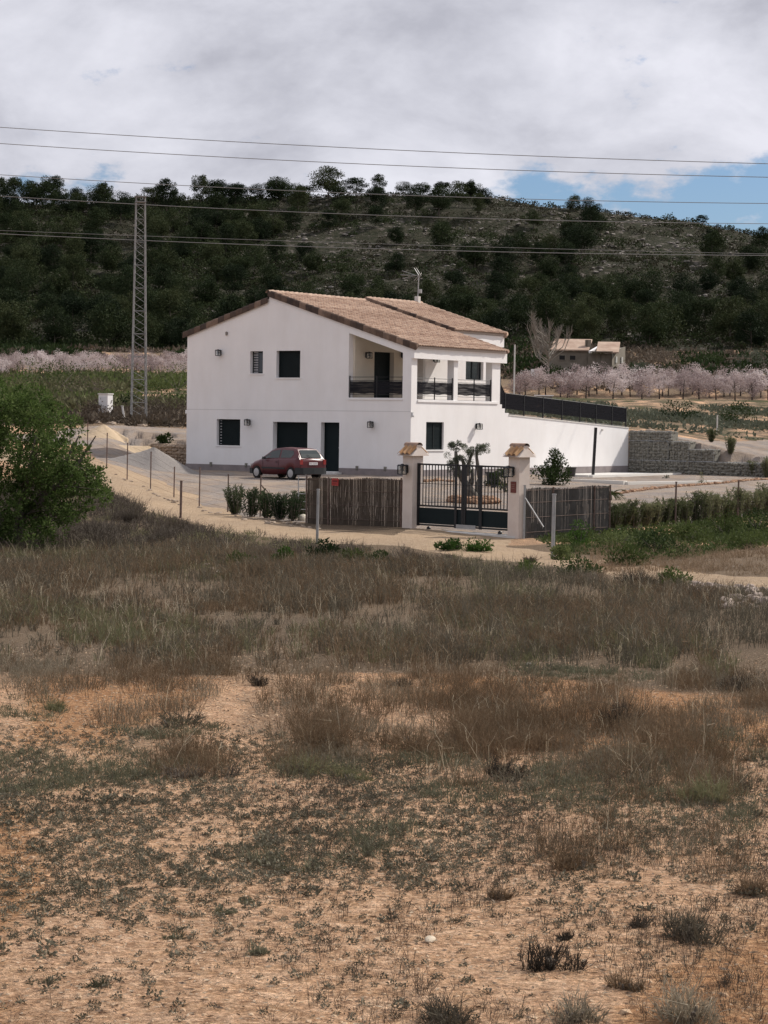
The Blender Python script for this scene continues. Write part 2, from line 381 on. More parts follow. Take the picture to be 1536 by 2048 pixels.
green_r = [g2(1060, 1074, 40, 80), g2(1218, 1062, 40, 80), g2(1412, 1046, 40, 90), g2(1536, 1030, 40, 95), g2(1900, 1005, 40, 95), g2(1900, 1120, 40, 95), g2(1536, 1092, 40, 80), g2(1330, 1122, 40, 80), g2(1130, 1108, 40, 80)]
def zones(x, y):
    D = y; px = 768 + F * x / np.maximum(y, 1); w = fbm(x * .8, y * .35, 3, 21)
    w2 = fbm(x * 3, y * 1.2, 3, 41)
    tr = sstep(.35, -.25, seg_dist(x, y, track_pts, track_hw) + w * .8)
    tr = np.maximum(tr, in_poly(x, y, apron) * 1.0)
    lx, ly = house_xy(x, y)
    gv = (in_poly(x, y, yard) | in_poly(x, y, ter_l) | in_poly(x, y, ter_r)) * 1.0
    gr = in_poly(x, y, green_r) * (0.6 + 0.8 * w)
    gr = np.maximum(gr, sstep(170, 195, D) * sstep(258, 245, D) * (px < 700) * (0.5 + w))
    gr = np.maximum(gr, sstep(126, 132, D) * sstep(300, 285, D) * (px > 700) * (.38 + w * .5))
    gr = np.maximum(gr, sstep(268, 276, D) * sstep(296, 288, D) * (px > 700) * .8)
    # litter: the field of dry growth, thinning to bare orange soil near the camera
    d0 = 26 + 3 * fbm(x * .25, y * .05 + 3, 3, 5)
    lit = sstep(d0 - 1, d0 + 2, D) * np.where(px < 900, sstep(90, 84, D), sstep(62, 58, D))
    lit = np.maximum(lit, sstep(-.05, .25, fbm(x * .5, y * .18, 4, 77) + .18 * sstep(16.5, 19, D) * sstep(24, 21, D)) * sstep(15.5, 18, D) * .5)
    lit = np.maximum(lit, (.62 + .5 * w) * sstep(126, 132, D) * (D < 380))
    org = sstep(-.2, .4, fbm(x * .35, y * .12, 3, 55)) * (D < 60)
    org = np.maximum(org, sstep(126, 130, D) * sstep(375, 365, D) * (.12 + w))
    return np.stack([tr, gv * (1 - tr), np.clip(gr, 0, 1) * (1 - gv) * (1 - tr)], -1), np.stack([np.clip(lit, 0, 1), np.clip(org, 0, 1), 0 * x], -1)

def ground_material():
    m = bpy.data.materials.new('earth'); m.use_nodes = True; nt = m.node_tree; N = nt.nodes; L = nt.links
    b = N['Principled BSDF']; b.inputs['Roughness'].default_value = .95; b.inputs['Specular IOR Level'].default_value = .1
    geo = N.new('ShaderNodeNewGeometry')
    def noise(scale, det=5, rough=.6, sy=1.0):
        mp = N.new('ShaderNodeMapping'); mp.inputs['Scale'].default_value = (1, sy, 1); L.new(geo.outputs['Position'], mp.inputs['Vector'])
        n = N.new('ShaderNodeTexNoise'); n.inputs['Scale'].default_value = scale; n.inputs['Detail'].default_value = det; n.inputs['Roughness'].default_value = rough
        L.new(mp.outputs[0], n.inputs['Vector']); return n.outputs[0]
    def ramp(v, stops):
        r = N.new('ShaderNodeValToRGB'); L.new(v, r.inputs[0]); e = r.color_ramp.elements
        while len(e) < len(stops): e.new(.5)
        for k, (p, c) in zip(e, stops): k.position = p; k.color = (*c, 1)
        return r.outputs[0]
    def mix(f, a, c, mode='MIX'):
        n = N.new('ShaderNodeMix'); n.data_type = 'RGBA'; n.blend_type = mode
        if isinstance(f, float): n.inputs[0].default_value = f
        else: L.new(f, n.inputs[0])
        for i, v in ((6, a), (7, c)):
            if isinstance(v, tuple): n.inputs[i].default_value = (*v, 1)
            else: L.new(v, n.inputs[i])
        return n.outputs[2]
    def thr(v, a, c2):
        r = N.new('ShaderNodeMapRange'); r.interpolation_type = 'SMOOTHSTEP'; r.inputs[1].default_value = a; r.inputs[2].default_value = c2; L.new(v, r.inputs[0]); return r.outputs[0]
    def math_(op, a, c2):
        n = N.new('ShaderNodeMath'); n.operation = op
        for i, v in enumerate((a, c2)):
            if isinstance(v, float): n.inputs[i].default_value = v
            else: L.new(v, n.inputs[i])
        return n.outputs[0]
    big = noise(.9, 8, .65, .5); mid = noise(5, 8, .7); fine = noise(38, 6, .75); vor = N.new('ShaderNodeTexVoronoi'); vor.inputs['Scale'].default_value = 11
    L.new(geo.outputs['Position'], vor.inputs['Vector'])
    clod = noise(13, 5, .7); pale = mix(.6, ramp(mid, [(.36, (.34, .205, .115)), (.5, (.55, .345, .22)), (.62, (.70, .50, .36))]), mix(.5, ramp(fine, [(.40, (.24, .145, .08)), (.5, (.56, .35, .225)), (.60, (.78, .57, .42))]), ramp(clod, [(.40, (.25, .15, .085)), (.5, (.53, .355, .215)), (.60, (.72, .55, .38))])))
    orange = mix(.6, ramp(mid, [(.34, (.30, .15, .07)), (.5, (.46, .26, .135)), (.64, (.58, .39, .23))]), mix(.5, ramp(fine, [(.38, (.18, .085, .045)), (.5, (.38, .21, .11)), (.62, (.56, .38, .23))]), ramp(clod, [(.38, (.19, .09, .045)), (.5, (.38, .21, .11)), (.62, (.52, .36, .22))])))
    litter = ramp(fine, [(.34, (.09, .066, .045)), (.5, (.185, .138, .094)), (.66, (.34, .25, .168))])
    track = ramp(mid, [(.28, (.38, .27, .175)), (.5, (.47, .35, .235)), (.75, (.56, .44, .32))])
    gravel = ramp(fine, [(.28, (.24, .205, .18)), (.5, (.32, .28, .25)), (.72, (.41, .37, .335))])
    gravel = mix(thr(big, .42, .58), gravel, ramp(fine, [(.3, (.30, .235, .185)), (.7, (.44, .36, .29))])); gravel = mix(1.0, gravel, ramp(noise(.7, 6, .7, .3), [(.36, (.80, .79, .78)), (.5, (1.0, 1.0, 1.0)), (.64, (1.12, 1.10, 1.07))]), 'MULTIPLY')
    green = ramp(fine, [(.34, (.035, .040, .016)), (.5, (.068, .070, .030)), (.66, (.14, .12, .065))])
    a1 = N.new('ShaderNodeAttribute'); a1.attribute_name = 'zone'; s1 = N.new('ShaderNodeSeparateColor'); L.new(a1.outputs['Color'], s1.inputs[0])
    a2 = N.new('ShaderNodeAttribute'); a2.attribute_name = 'cover'; s2 = N.new('ShaderNodeSeparateColor'); L.new(a2.outputs['Color'], s2.inputs[0])
    def edge(v, n_=fine, k=.6): return thr(math_('ADD', v, math_('MULTIPLY', math_('SUBTRACT', n_, .5), k)), .38, .62)
    c = mix(edge(s2.outputs[1], mid, 1.2), pale, orange)
    # small stones lying in the soil
    st = thr(vor.outputs['Distance'], .16, .11)
    c = mix(math_('MULTIPLY', st, thr(noise(2.3, 3), .48, .56)), c, (.52, .43, .33))
    c = mix(.85, c, ramp(noise(17, 4, .75), [(.36, (.58, .54, .52)), (.5, (1.0, 1.0, 1.0)), (.62, (1.38, 1.36, 1.34))]), 'MULTIPLY')
    c = mix(.7, c, ramp(noise(46, 3, .8), [(.38, (.60, .57, .55)), (.5, (1.0, 1.0, 1.0)), (.60, (1.32, 1.30, 1.28))]), 'MULTIPLY')
    c = mix(thr(noise(22, 4, .8), .60, .66), c, (.15, .10, .07))
    c = mix(1.0, c, (1.17, 1.15, 1.11), 'MULTIPLY')
    c = mix(edge(s2.outputs[0], fine, 1.3), c, litter)
    c = mix(edge(s1.outputs[2], fine, 1.0), c, green)
    c = mix(edge(s1.outputs[1]), c, gravel)
    c = mix(edge(s1.outputs[0], mid, .7), c, track)
    c = mix(1.0, c, ramp(noise(.25, 4), [(.3, (.86, .86, .88)), (.7, (1.08, 1.06, 1.04))]), 'MULTIPLY')
    L.new(c, b.inputs['Base Color'])
    bp = N.new('ShaderNodeBump'); bp.inputs['Strength'].default_value = 1.0; bp.inputs['Distance'].default_value = .09
    L.new(math_('ADD', math_('MULTIPLY', fine, .5), math_('ADD', mid, clod)), bp.inputs['Height']); L.new(bp.outputs[0], b.inputs['Normal'])
    return m
def hill_material():
    m = bpy.data.materials.new('hillside'); m.use_nodes = True; nt = m.node_tree; N = nt.nodes; L = nt.links
    b = N['Principled BSDF']; b.inputs['Roughness'].default_value = .95; b.inputs['Specular IOR Level'].default_value = .1
    geo = N.new('ShaderNodeNewGeometry'); mp = N.new('ShaderNodeMapping'); mp.inputs['Scale'].default_value = (1, .55, 2.2); L.new(geo.outputs['Position'], mp.inputs['Vector'])
    def noise(scale, det=6, rough=.65):
        n = N.new('ShaderNodeTexNoise'); n.inputs['Scale'].default_value = scale; n.inputs['Detail'].default_value = det; n.inputs['Roughness'].default_value = rough
        L.new(mp.outputs[0], n.inputs['Vector']); return n.outputs[0]
    def ramp(v, stops):
        r = N.new('ShaderNodeValToRGB'); L.new(v, r.inputs[0]); e = r.color_ramp.elements
        while len(e) < len(stops): e.new(.5)
        for k, (p, c) in zip(e, stops): k.position = p; k.color = (*c, 1)
        return r.outputs[0]
    veg = ramp(noise(1.1), [(.32, (.014, .018, .009)), (.48, (.027, .029, .016)), (.62, (.045, .041, .028)), (.75, (.075, .065, .048))])  # plant and rock tones darkened to carry cloud shadow over the hill
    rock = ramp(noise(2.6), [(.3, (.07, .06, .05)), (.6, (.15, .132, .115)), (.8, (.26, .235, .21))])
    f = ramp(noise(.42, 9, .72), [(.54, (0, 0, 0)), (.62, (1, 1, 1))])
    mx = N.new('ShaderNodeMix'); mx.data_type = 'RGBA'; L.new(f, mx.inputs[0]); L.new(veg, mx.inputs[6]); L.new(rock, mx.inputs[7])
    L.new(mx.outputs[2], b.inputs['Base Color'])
    bp = N.new('ShaderNodeBump'); bp.inputs['Strength'].default_value = 1.0; bp.inputs['Distance'].default_value = .9
    L.new(noise(1.1), bp.inputs['Height']); L.new(bp.outputs[0], b.inputs['Normal']); return m

def terrain():
    ti = np.arange(-.235, .2351, .0011); to = np.concatenate([[.25, .28, .32, .38, .46, .56, .7, .85], np.arange(1.0, 3.14, .12), [3.1415926]])
    th = np.concatenate([-to[::-1], ti, to]); th[0] = -3.1415926
    r = [1.0, 2.5, 4.0, 5.5]
    while r[-1] < 140: r.append(r[-1] * 1.0062)
    while r[-1] < 620: r.append(r[-1] * 1.0105)
    r += [680, 780, 950, 1300, 2000, 3200, 5000]; r = np.array(r)
    Rr, Th = np.meshgrid(r, th, indexing='ij'); x = Rr * np.sin(Th); y = Rr * np.cos(Th)
    nr, ncol = Rr.shape
    z = HH(x.ravel(), y.ravel()).reshape(x.shape)
    far = sstep(900, 1500, Rr); z = z * (1 - far) + (CZ - 8) * far
    V = np.stack([x, y, z], -1).reshape(-1, 3); Z1, Z2 = zones(x.ravel(), y.ravel())
    i, j = np.meshgrid(np.arange(nr - 1), np.arange(ncol - 1), indexing='ij')
    a = (i * ncol + j).ravel(); Q = np.stack([a, a + ncol, a + ncol + 1, a + 1], 1)
    Q = Q[:, ::-1]
    cx = V[Q].mean(1); D = cx[:, 1]; px = 768 + F * cx[:, 0] / np.maximum(D, 1)
    zf = Z1[Q].mean(1)
    hill = (D > 372) | (np.hypot(cx[:, 0], cx[:, 1]) > 700)
    trk = (zf[:, 0] > .5) & ~hill; grv = (zf[:, 1] > .5) & ~hill & ~trk; rest = ~(hill | trk | grv)
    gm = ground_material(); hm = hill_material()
    def sub(name, mask, m, extra=None):
        q = Q[mask]; used, inv = np.unique(q.ravel(), return_inverse=True)
        vv = V[used]; tris = None
        me = mesh_np(name, vv, inv.reshape(-1, 4), tris); set_attr(me, 'zone', Z1[used]); set_attr(me, 'cover', Z2[used])
        me.polygons.foreach_set('use_smooth', [True] * len(me.polygons)); o = new_obj(name, me, m); tag(o, kind='structure'); return o
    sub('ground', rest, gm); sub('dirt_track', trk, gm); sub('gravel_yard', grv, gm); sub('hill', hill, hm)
terrain()
# ================================================================== materials shared by the built things
M = dict(
    wall=mat('white_render', (.82, .805, .80), .85, (.765, .75, .745), .55, .2, 45),
    inner=mat('shaded_render', (.66, .60, .50), .85, (.62, .56, .465), 1.5, .15, 60),  # beige carries the shade on the wall behind the balcony
    plinth=mat('grey_plinth', (.20, .175, .175), .9, (.27, .235, .23), 2.0, .3, 30),
    dark=mat('dark_green_frame', (.008, .012, .013), .6, spec=.15),
    black=mat('black_metal', (.008, .008, .010), .45, spec=.4),
    panel=mat('dark_panel', (.006, .012, .014), .6, (.009, .016, .018), 3, spec=.15),
    mesh=mat('black_screen_cloth', (.016, .016, .018), .9, (.03, .03, .033), 2),
    pane=glass(), pole=mat('galvanised_steel', (.30, .30, .30), .45, (.42, .42, .42), 6, metal=.6),
    pillar=mat('pinkish_render', (.60, .51, .45), .9, (.68, .60, .54), 2.2, .2, 40),
    conc=mat('pale_concrete', (.55, .53, .50), .9, (.64, .62, .59), 3, .2, 30),
    rust=mat('rusty_post', (.10, .06, .045), .9, (.19, .14, .12), 9),
    lampg=mat('lantern_glass', (.55, .55, .52), .15, spec=.6),
    stone=mat('grey_stone', (.13, .125, .105), .95, (.27, .255, .22), 9, .8, 25),
    tanstone=mat('tan_stone', (.24, .18, .13), .95, (.40, .32, .25), 7, .8, 20),
    orstone=mat('orange_stone', (.20, .10, .06), .95, (.42, .28, .18), 9, .8, 20),
    bark=mat('grey_bark', (.09, .075, .06), .95, (.16, .135, .11), 14, .7, 30),
)
def weather(m):
    nt = m.node_tree; N = nt.nodes; L = nt.links; b = N['Principled BSDF']; src = b.inputs['Base Color'].links[0].from_socket
    tc = N.new('ShaderNodeTexCoord'); mp = N.new('ShaderNodeMapping'); mp.inputs['Scale'].default_value = (1.1, 1.1, .25); L.new(tc.outputs['Object'], mp.inputs[0])
    n = N.new('ShaderNodeTexNoise'); n.inputs['Scale'].default_value = 1.6; n.inputs['Detail'].default_value = 7; n.inputs['Roughness'].default_value = .65; L.new(mp.outputs[0], n.inputs['Vector'])
    r = N.new('ShaderNodeValToRGB'); r.color_ramp.elements[0].position = .36; r.color_ramp.elements[0].color = (.968, .962, .955, 1); r.color_ramp.elements[1].position = .62; r.color_ramp.elements[1].color = (1, 1, 1, 1); L.new(n.outputs[0], r.inputs[0])
    x = N.new('ShaderNodeMix'); x.data_type = 'RGBA'; x.blend_type = 'MULTIPLY'; x.inputs[0].default_value = 1; L.new(src, x.inputs[6]); L.new(r.outputs[0], x.inputs[7]); L.new(x.outputs[2], b.inputs['Base Color'])
weather(M['wall'])
def tile_mat(name, c1, c2, c3, bright=1.0):
    m = bpy.data.materials.new(name); m.use_nodes = True; nt = m.node_tree; N = nt.nodes; L = nt.links; b = N['Principled BSDF']
    b.inputs['Roughness'].default_value = .9; b.inputs['Specular IOR Level'].default_value = .15
    a = N.new('ShaderNodeAttribute'); a.attribute_name = 'tile'; s = N.new('ShaderNodeSeparateColor'); L.new(a.outputs['Color'], s.inputs[0])
    r = N.new('ShaderNodeValToRGB'); L.new(s.outputs[0], r.inputs[0]); e = r.color_ramp.elements
    e[0].color = (*c1, 1); e[1].color = (*c3, 1); k = e.new(.5); k.color = (*c2, 1)
    tc = N.new('ShaderNodeTexCoord'); n = N.new('ShaderNodeTexNoise'); n.inputs['Scale'].default_value = 6; n.inputs['Detail'].default_value = 6
    L.new(tc.outputs['Object'], n.inputs['Vector']); r2 = N.new('ShaderNodeValToRGB'); L.new(n.outputs[0], r2.inputs[0])
    r2.color_ramp.elements[0].position = .3; r2.color_ramp.elements[0].color = (.72, .72, .74, 1); r2.color_ramp.elements[1].position = .7; r2.color_ramp.elements[1].color = (1.1, 1.08, 1.04, 1)
    mx = N.new('ShaderNodeMix'); mx.data_type = 'RGBA'; mx.blend_type = 'MULTIPLY'; mx.inputs[0].default_value = 1; L.new(r.outputs[0], mx.inputs[6]); L.new(r2.outputs[0], mx.inputs[7])
    L.new(mx.outputs[2], b.inputs['Base Color']); return m
M['tile'] = tile_mat('clay_tiles', (.24, .155, .115), (.37, .255, .195), (.49, .365, .285))
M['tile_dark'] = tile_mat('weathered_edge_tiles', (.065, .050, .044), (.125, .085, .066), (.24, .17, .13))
M['tile_ochre'] = tile_mat('ochre_tiles', (.36, .20, .10), (.46, .28, .15), (.55, .36, .21))

def facade(mb, u0, u1, z0, topf, holes, thick, kinks=(), place=None):
    """wall panel in (u,z) with holes [(ua,ub,zlow,zhigh)], zhigh may be a function of u; place(u,z,d)->3D, d = depth inwards"""
    us = sorted(set([u0, u1] + list(kinks) + [h[0] for h in holes] + [h[1] for h in holes]))
    us = [u for u in us if u0 - 1e-6 <= u <= u1 + 1e-6]
    ev = lambda f, u: f(u) if callable(f) else f
    def quad(pts): mb.add([place(*p) for p in pts], [(0, 1, 2, 3)])
    for a, b in zip(us[:-1], us[1:]):
        if b - a < 1e-5: continue
        mid = (a + b) / 2; hs = sorted([h for h in holes if h[0] < mid < h[1]], key=lambda h: ev(h[2], mid))
        lows = [z0] + [h[3] for h in hs]; highs = [h[2] for h in hs] + [topf]
        for lo, hi in zip(lows, highs):
            if ev(hi, mid) - ev(lo, mid) < 1e-4: continue
            P = [(a, ev(lo, a)), (b, ev(lo, b)), (b, ev(hi, b)), (a, ev(hi, a))]
            quad([(u, z, 0) for u, z in P]); quad([(u, z, thick) for u, z in P[::-1]])
            quad([(P[3][0], P[3][1], 0), (P[2][0], P[2][1], 0), (P[2][0], P[2][1], thick), (P[3][0], P[3][1], thick)])
            quad([(P[0][0], P[0][1], thick), (P[1][0], P[1][1], thick), (P[1][0], P[1][1], 0), (P[0][0], P[0][1], 0)])
    for h in holes:
        for u, s in ((h[0], 1), (h[1], -1)):
            q = [(u, ev(h[2], u), 0), (u, ev(h[3], u), 0), (u, ev(h[3], u), thick), (u, ev(h[2], u), thick)]
            quad(q if s > 0 else q[::-1])
    for u, s in ((u0, -1), (u1, 1)):
        q = [(u, z0, 0), (u, ev(topf, u), 0), (u, ev(topf, u), thick), (u, z0, thick)]; quad(q if s > 0 else q[::-1])

def tile_roof(name, p0, run, slope_vec, length, width, m, parent, pitch=.23, course=.36, seed=1, thick=.02):
    """barrel tiles: p0 = upper corner at the ridge, run = unit vector along the ridge, slope_vec = unit vector down the slope"""
    nrm = np.cross(run, slope_vec); nrm = nrm if nrm[2] > 0 else -nrm
    nt_ = max(1, int(round(width / pitch))); nc = max(1, int(round(length / course))); pw = width / nt_; cl = length / nc; k = 6
    rng = np.random.default_rng(seed); val = rng.random((nc, nt_)); V = []; A = []; Q = []
    ccol = rng.random((nc, 1)) * .35; val = np.clip(val * .75 + ccol - .05, 0, 1)
    for c in range(nc):
        for t in range(nt_):
            o = len(V); jit = rng.normal() * .008
            for e, lift in ((0, .0), (1, .045)):
                for q in range(k + 1):
                    f = q / k; h = .055 * abs(math.sin(math.pi * (f + .25) * 1.0)) if False else .06 * math.sin(math.pi * f) ** .7 if 0 < f < 1 else 0
                    V.append(p0 + run * (t + f) * pw + slope_vec * ((c + e) * cl + (.03 + jit) * e) + nrm * (h + lift)); A.append((val[c, t],) * 3)
            for q in range(k): Q.append((o + q, o + q + 1, o + k + 2 + q, o + k + 1 + q))
            # front lip of the tile
            o2 = len(V)
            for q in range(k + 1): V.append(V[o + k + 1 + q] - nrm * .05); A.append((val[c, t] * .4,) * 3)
            for q in range(k): Q.append((o + k + 1 + q, o + k + 2 + q, o2 + q + 1, o2 + q))
    me = mesh_np(name, np.array(V), np.array(Q)); set_attr(me, 'tile', np.array(A)); return new_obj(name, me, m, parent)
def attr_tile(o, lo=0, hi=1, seed=3):
    me = o.data; rng = np.random.default_rng(seed); n = len(me.vertices); v = np.repeat(rng.uniform(lo, hi, n // 8 + 1), 8)[:n]; set_attr(me, 'tile', np.stack([v, v, v], 1))

def lantern(name, parent, pos, ang, s=1.0):
    """square wall lantern: bracket, hood, four corner bars, glass; pos = centre, ang = facing direction of its wall"""
    mb = MB(); g = MB(); w = .20 * s; h = .34 * s; d = .20 * s
    mb.box((0, -.02, .02), (.10 * s, .03, .26 * s)); mb.box((0, -.12 * s, h * .42), (.03, .20 * s, .03))
    cy = -.22 * s
    mb.box((0, cy, h * .40), (w * 1.25, d * 1.25, .05), taper=.75); mb.box((0, cy, h * .47), (w * .7, d * .7, .05), taper=.3); mb.box((0, cy, -h * .42), (w * 1.05, d * 1.05, .025))
    for a in (-1, 1):
        for b in (-1, 1): mb.box((a * w / 2, cy + b * d / 2, 0), (.022, .022, h * .8))
    mb.box((0, cy, h * .12), (w * .45, d * .45, h * .5))
    g.box((0, cy, -.005), (w * .92, d * .92, h * .74))
    o = build(name, mb, M['black'], parent); o.location = tuple(pos); o.rotation_euler.z = ang
    gm = bpy.data.materials.get('lantern_clear') or clear_glass('lantern_clear', (.85, .87, .86))
    build('glass', g, gm, o); return o
def clear_glass(name, col, op=.25):
    m = bpy.data.materials.new(name); m.use_nodes = True; nt = m.node_tree; N = nt.nodes; L = nt.links; N.clear()
    out = N.new('ShaderNodeOutputMaterial'); t = N.new('ShaderNodeBsdfTransparent'); g = N.new('ShaderNodeBsdfGlossy'); d = N.new('ShaderNodeBsdfDiffuse'); g.inputs['Roughness'].default_value = .08
    t.inputs[0].default_value = (*col, 1); d.inputs[0].default_value = (.7, .7, .68, 1)
    a = N.new('ShaderNodeMixShader'); a.inputs[0].default_value = .5; L.new(g.outputs[0], a.inputs[1]); L.new(d.outputs[0], a.inputs[2])
    b = N.new('ShaderNodeMixShader'); b.inputs[0].default_value = op; L.new(t.outputs[0], b.inputs[1]); L.new(a.outputs[0], b.inputs[2]); L.new(b.outputs[0], out.inputs[0]); return m

# ================================================================== the white house (local frame: X along gable wall to the right, Y along sunny wall, z up)
house = thing('house', 'white two storey farmhouse with clay tiled gable roof and corner balcony', 'house', (HC[0], HC[1], HZ), HA)
XL = -13.86; YN = 8.28; XR = -8.61; WT = .38
def gx(px, py): return hplane(px, py, 'Y', 0)      # gable wall: (X, z)
def ry(px, py): return hplane(px, py, 'X', 0)      # sunny wall: (Y, z)
z_eaveL = gx(374, 671)[1]; z_pkL = gx(532, 603)[1]; z_pkR = gx(534, 591)[1]; z_c = hplane(820, 694, 'X', 0)[1] + .0
SLP = (z_pkR - z_c) / (-XR)
def topG(u):
    return z_eaveL + (z_pkL - z_eaveL) * (u - XL) / (XR - XL) if u < XR - 1e-6 else z_c + SLP * (-u)
FZ = -.45                                     # foundations reach below the ground
def rect(f, x0, y0, x1, y1):
    a = f(x0, y0); b = f(x1, y1); return [min(a[0], b[0]), max(a[0], b[0]), min(a[1], b[1]), max(a[1], b[1])]
PL = .33                                      # plinth height
holesG = {}
holesG['small'] = rect(gx, 500.5, 702.5, 525.5, 747); holesG['upper'] = rect(gx, 553, 701.5, 600, 755.5)
holesG['lower'] = rect(gx, 433.5, 838, 480, 891.5); holesG['garage'] = rect(gx, 546, 843.5, 614.5, 905)
holesG['door'] = rect(gx, 642, 844.5, 677.5, 943.5); holesG['door'][2] = .12
opn = rect(gx, 698.4, 660, 804.7, 796); zf = opn[2]
opn[3] = lambda u: topG(u) - .42
allG = [tuple(h) for h in holesG.values()] + [tuple(opn)]
mb = MB()
facade(mb, XL, -WT * .0 - .0, FZ, topG, allG, WT, kinks=(XR - 1e-4, XR), place=lambda u, z, d: (u, d, z))
# sunny wall, near section, with two balcony openings
o1 = rect(ry, 835, 706, 907, 800.5); o2 = rect(ry, 916.5, 711, 983.5, 803.5); wn = rect(ry, 852.5, 844, 887, 899.5)
zf2 = (o1[2] + o2[2]) / 2; zt2 = (o1[3] + o2[3]) / 2
zf = (zf + zf2) / 2
o1[2] = o2[2] = zf2; o1[3] = o2[3] = zt2
topR = z_c - .02
facade(mb, WT + .001, YN, FZ, topR, [tuple(o1), tuple(o2), tuple(wn)], WT, place=lambda u, z, d: (-d - .001, u, z))
# the rest of the shell: far end, back, floor slab of the balcony, wall behind the balcony
IX = -3.58; IX2 = -3.18
mb.b2(XL, XL + WT, WT, 13.6, FZ, z_eaveL - .05)                                        # back wall under the low eave
def slab(x0, x1, y0, y1, f):                                                           # wall with a sloping top
    mb.add([(x0, y0, FZ), (x1, y0, FZ), (x1, y1, FZ), (x0, y1, FZ), (x0, y0, f(x0)), (x1, y0, f(x1)), (x1, y1, f(x1)), (x0, y1, f(x0))],
           [(0, 3, 2, 1), (4, 5, 6, 7), (0, 1, 5, 4), (1, 2, 6, 5), (2, 3, 7, 6), (3, 0, 4, 7)])
lowG = lambda u: topG(u) - .12
slab(XL + WT, XR, 13.25, 13.6, lowG); slab(XR, -3.6, 13.25, 13.6, lowG)
shell = build('wall', mb, M['wall'], house)
# wall behind the balcony: door seen through the gable opening, window seen through the far opening
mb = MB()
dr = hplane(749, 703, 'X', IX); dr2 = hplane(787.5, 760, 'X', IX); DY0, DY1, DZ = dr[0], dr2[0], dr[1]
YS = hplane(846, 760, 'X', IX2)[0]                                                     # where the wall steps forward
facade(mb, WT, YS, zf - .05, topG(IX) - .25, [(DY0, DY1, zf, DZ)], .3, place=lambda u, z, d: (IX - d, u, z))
build('balcony_wall', mb, M['inner'], house)['label'] = 'balcony back wall with its shade put into the beige colour'
mb = MB()
w2a = hplane(932, 716, 'X', IX2); w2b = hplane(966.5, 760.5, 'X', IX2)
facade(mb, YS, 13.25, FZ, topG(IX2) - .3, [(w2a[0], w2b[0], w2b[1], w2a[1])], .3, place=lambda u, z, d: (IX2 - d, u, z))
mb.b2(IX, IX2, YS - .002, YS + .2, zf, topG(IX2) - .32)
build('wall', mb, M['wall'], house)
mb = MB(); mb.b2(XL + WT, -WT - .002, WT, YN, zf - .25, zf - .003); 
build('balcony_floor', mb, M['conc'], house)
# beam and parapet strip under the eave
mb = MB(); ze = hplane(820, 690, 'X', .16)[1]
mb.b2(-.02, .16, -.02, YN + .38, ze - .62, ze - .05); build('eave_beam', mb, M['wall'], house)
mb = MB(); mb.b2(-.02, .05, .55, YN - .2, zf2 - .12, zf2 - .02); mb.b2(opn[0] - .02, opn[1] + .02, -.05, .02, opn[2] - .10, opn[2] - .012)
build('parapet_edge', mb, M['wall'], house)
for k in ('small', 'upper', 'lower'):
    h = holesG[k]; build('sill', MB().b2(h[0] - .05, h[1] + .05, -.045, .30, h[2] - .06, h[2] + .004), M['wall'], house)
mb = MB(); mb.b2(-.3, .045, wn[0] - .05, wn[1] + .05, wn[2] - .06, wn[2] + .004); build('sill', mb, M['wall'], house)
# plinth band, floor line
mb = MB(); hd = holesG['door']
zpl0 = gx(374, 927)[1]; zpl1 = gx(818, 939.7)[1]
for a, b in ((XL - .03, hd[0] - .02), (hd[1] + .02, .03)):
    za = zpl0 + (zpl1 - zpl0) * (a - XL) / (-XL); zb = zpl0 + (zpl1 - zpl0) * (b - XL) / (-XL)
    mb.add([(a, -.035, FZ), (b, -.035, FZ), (b, .02, FZ), (a, .02, FZ), (a, -.035, za), (b, -.035, zb), (b, .02, zb), (a, .02, za)],
           [(0, 3, 2, 1), (4, 5, 6, 7), (0, 1, 5, 4), (1, 2, 6, 5), (2, 3, 7, 6), (3, 0, 4, 7)])
mb.b2(0, .035, .04, 22.4, FZ, zpl1 - .02)
build('plinth', mb, M['plinth'], house)
mb = MB(); zl = gx(400, 818.5)[1]; zl2 = gx(800, 822.8)[1]
mb.add([(XL, -.006, zl - .02), (-.02, -.006, zl2 - .02), (-.02, .01, zl2 - .02), (XL, .01, zl - .02), (XL, -.006, zl + .01), (-.02, -.006, zl2 + .01), (-.02, .01, zl2 + .01), (XL, .01, zl + .01)],
       [(0, 3, 2, 1), (4, 5, 6, 7), (0, 1, 5, 4), (1, 2, 6, 5), (2, 3, 7, 6), (3, 0, 4, 7)])
build('string_course', mb, mat('faint_joint', (.60, .585, .58), .9), house)
mb = MB(); mb.b2(hd[0] - .2, hd[1] + .2, -.5, .3, -.3, .10); build('door_step', mb, M['conc'], house)

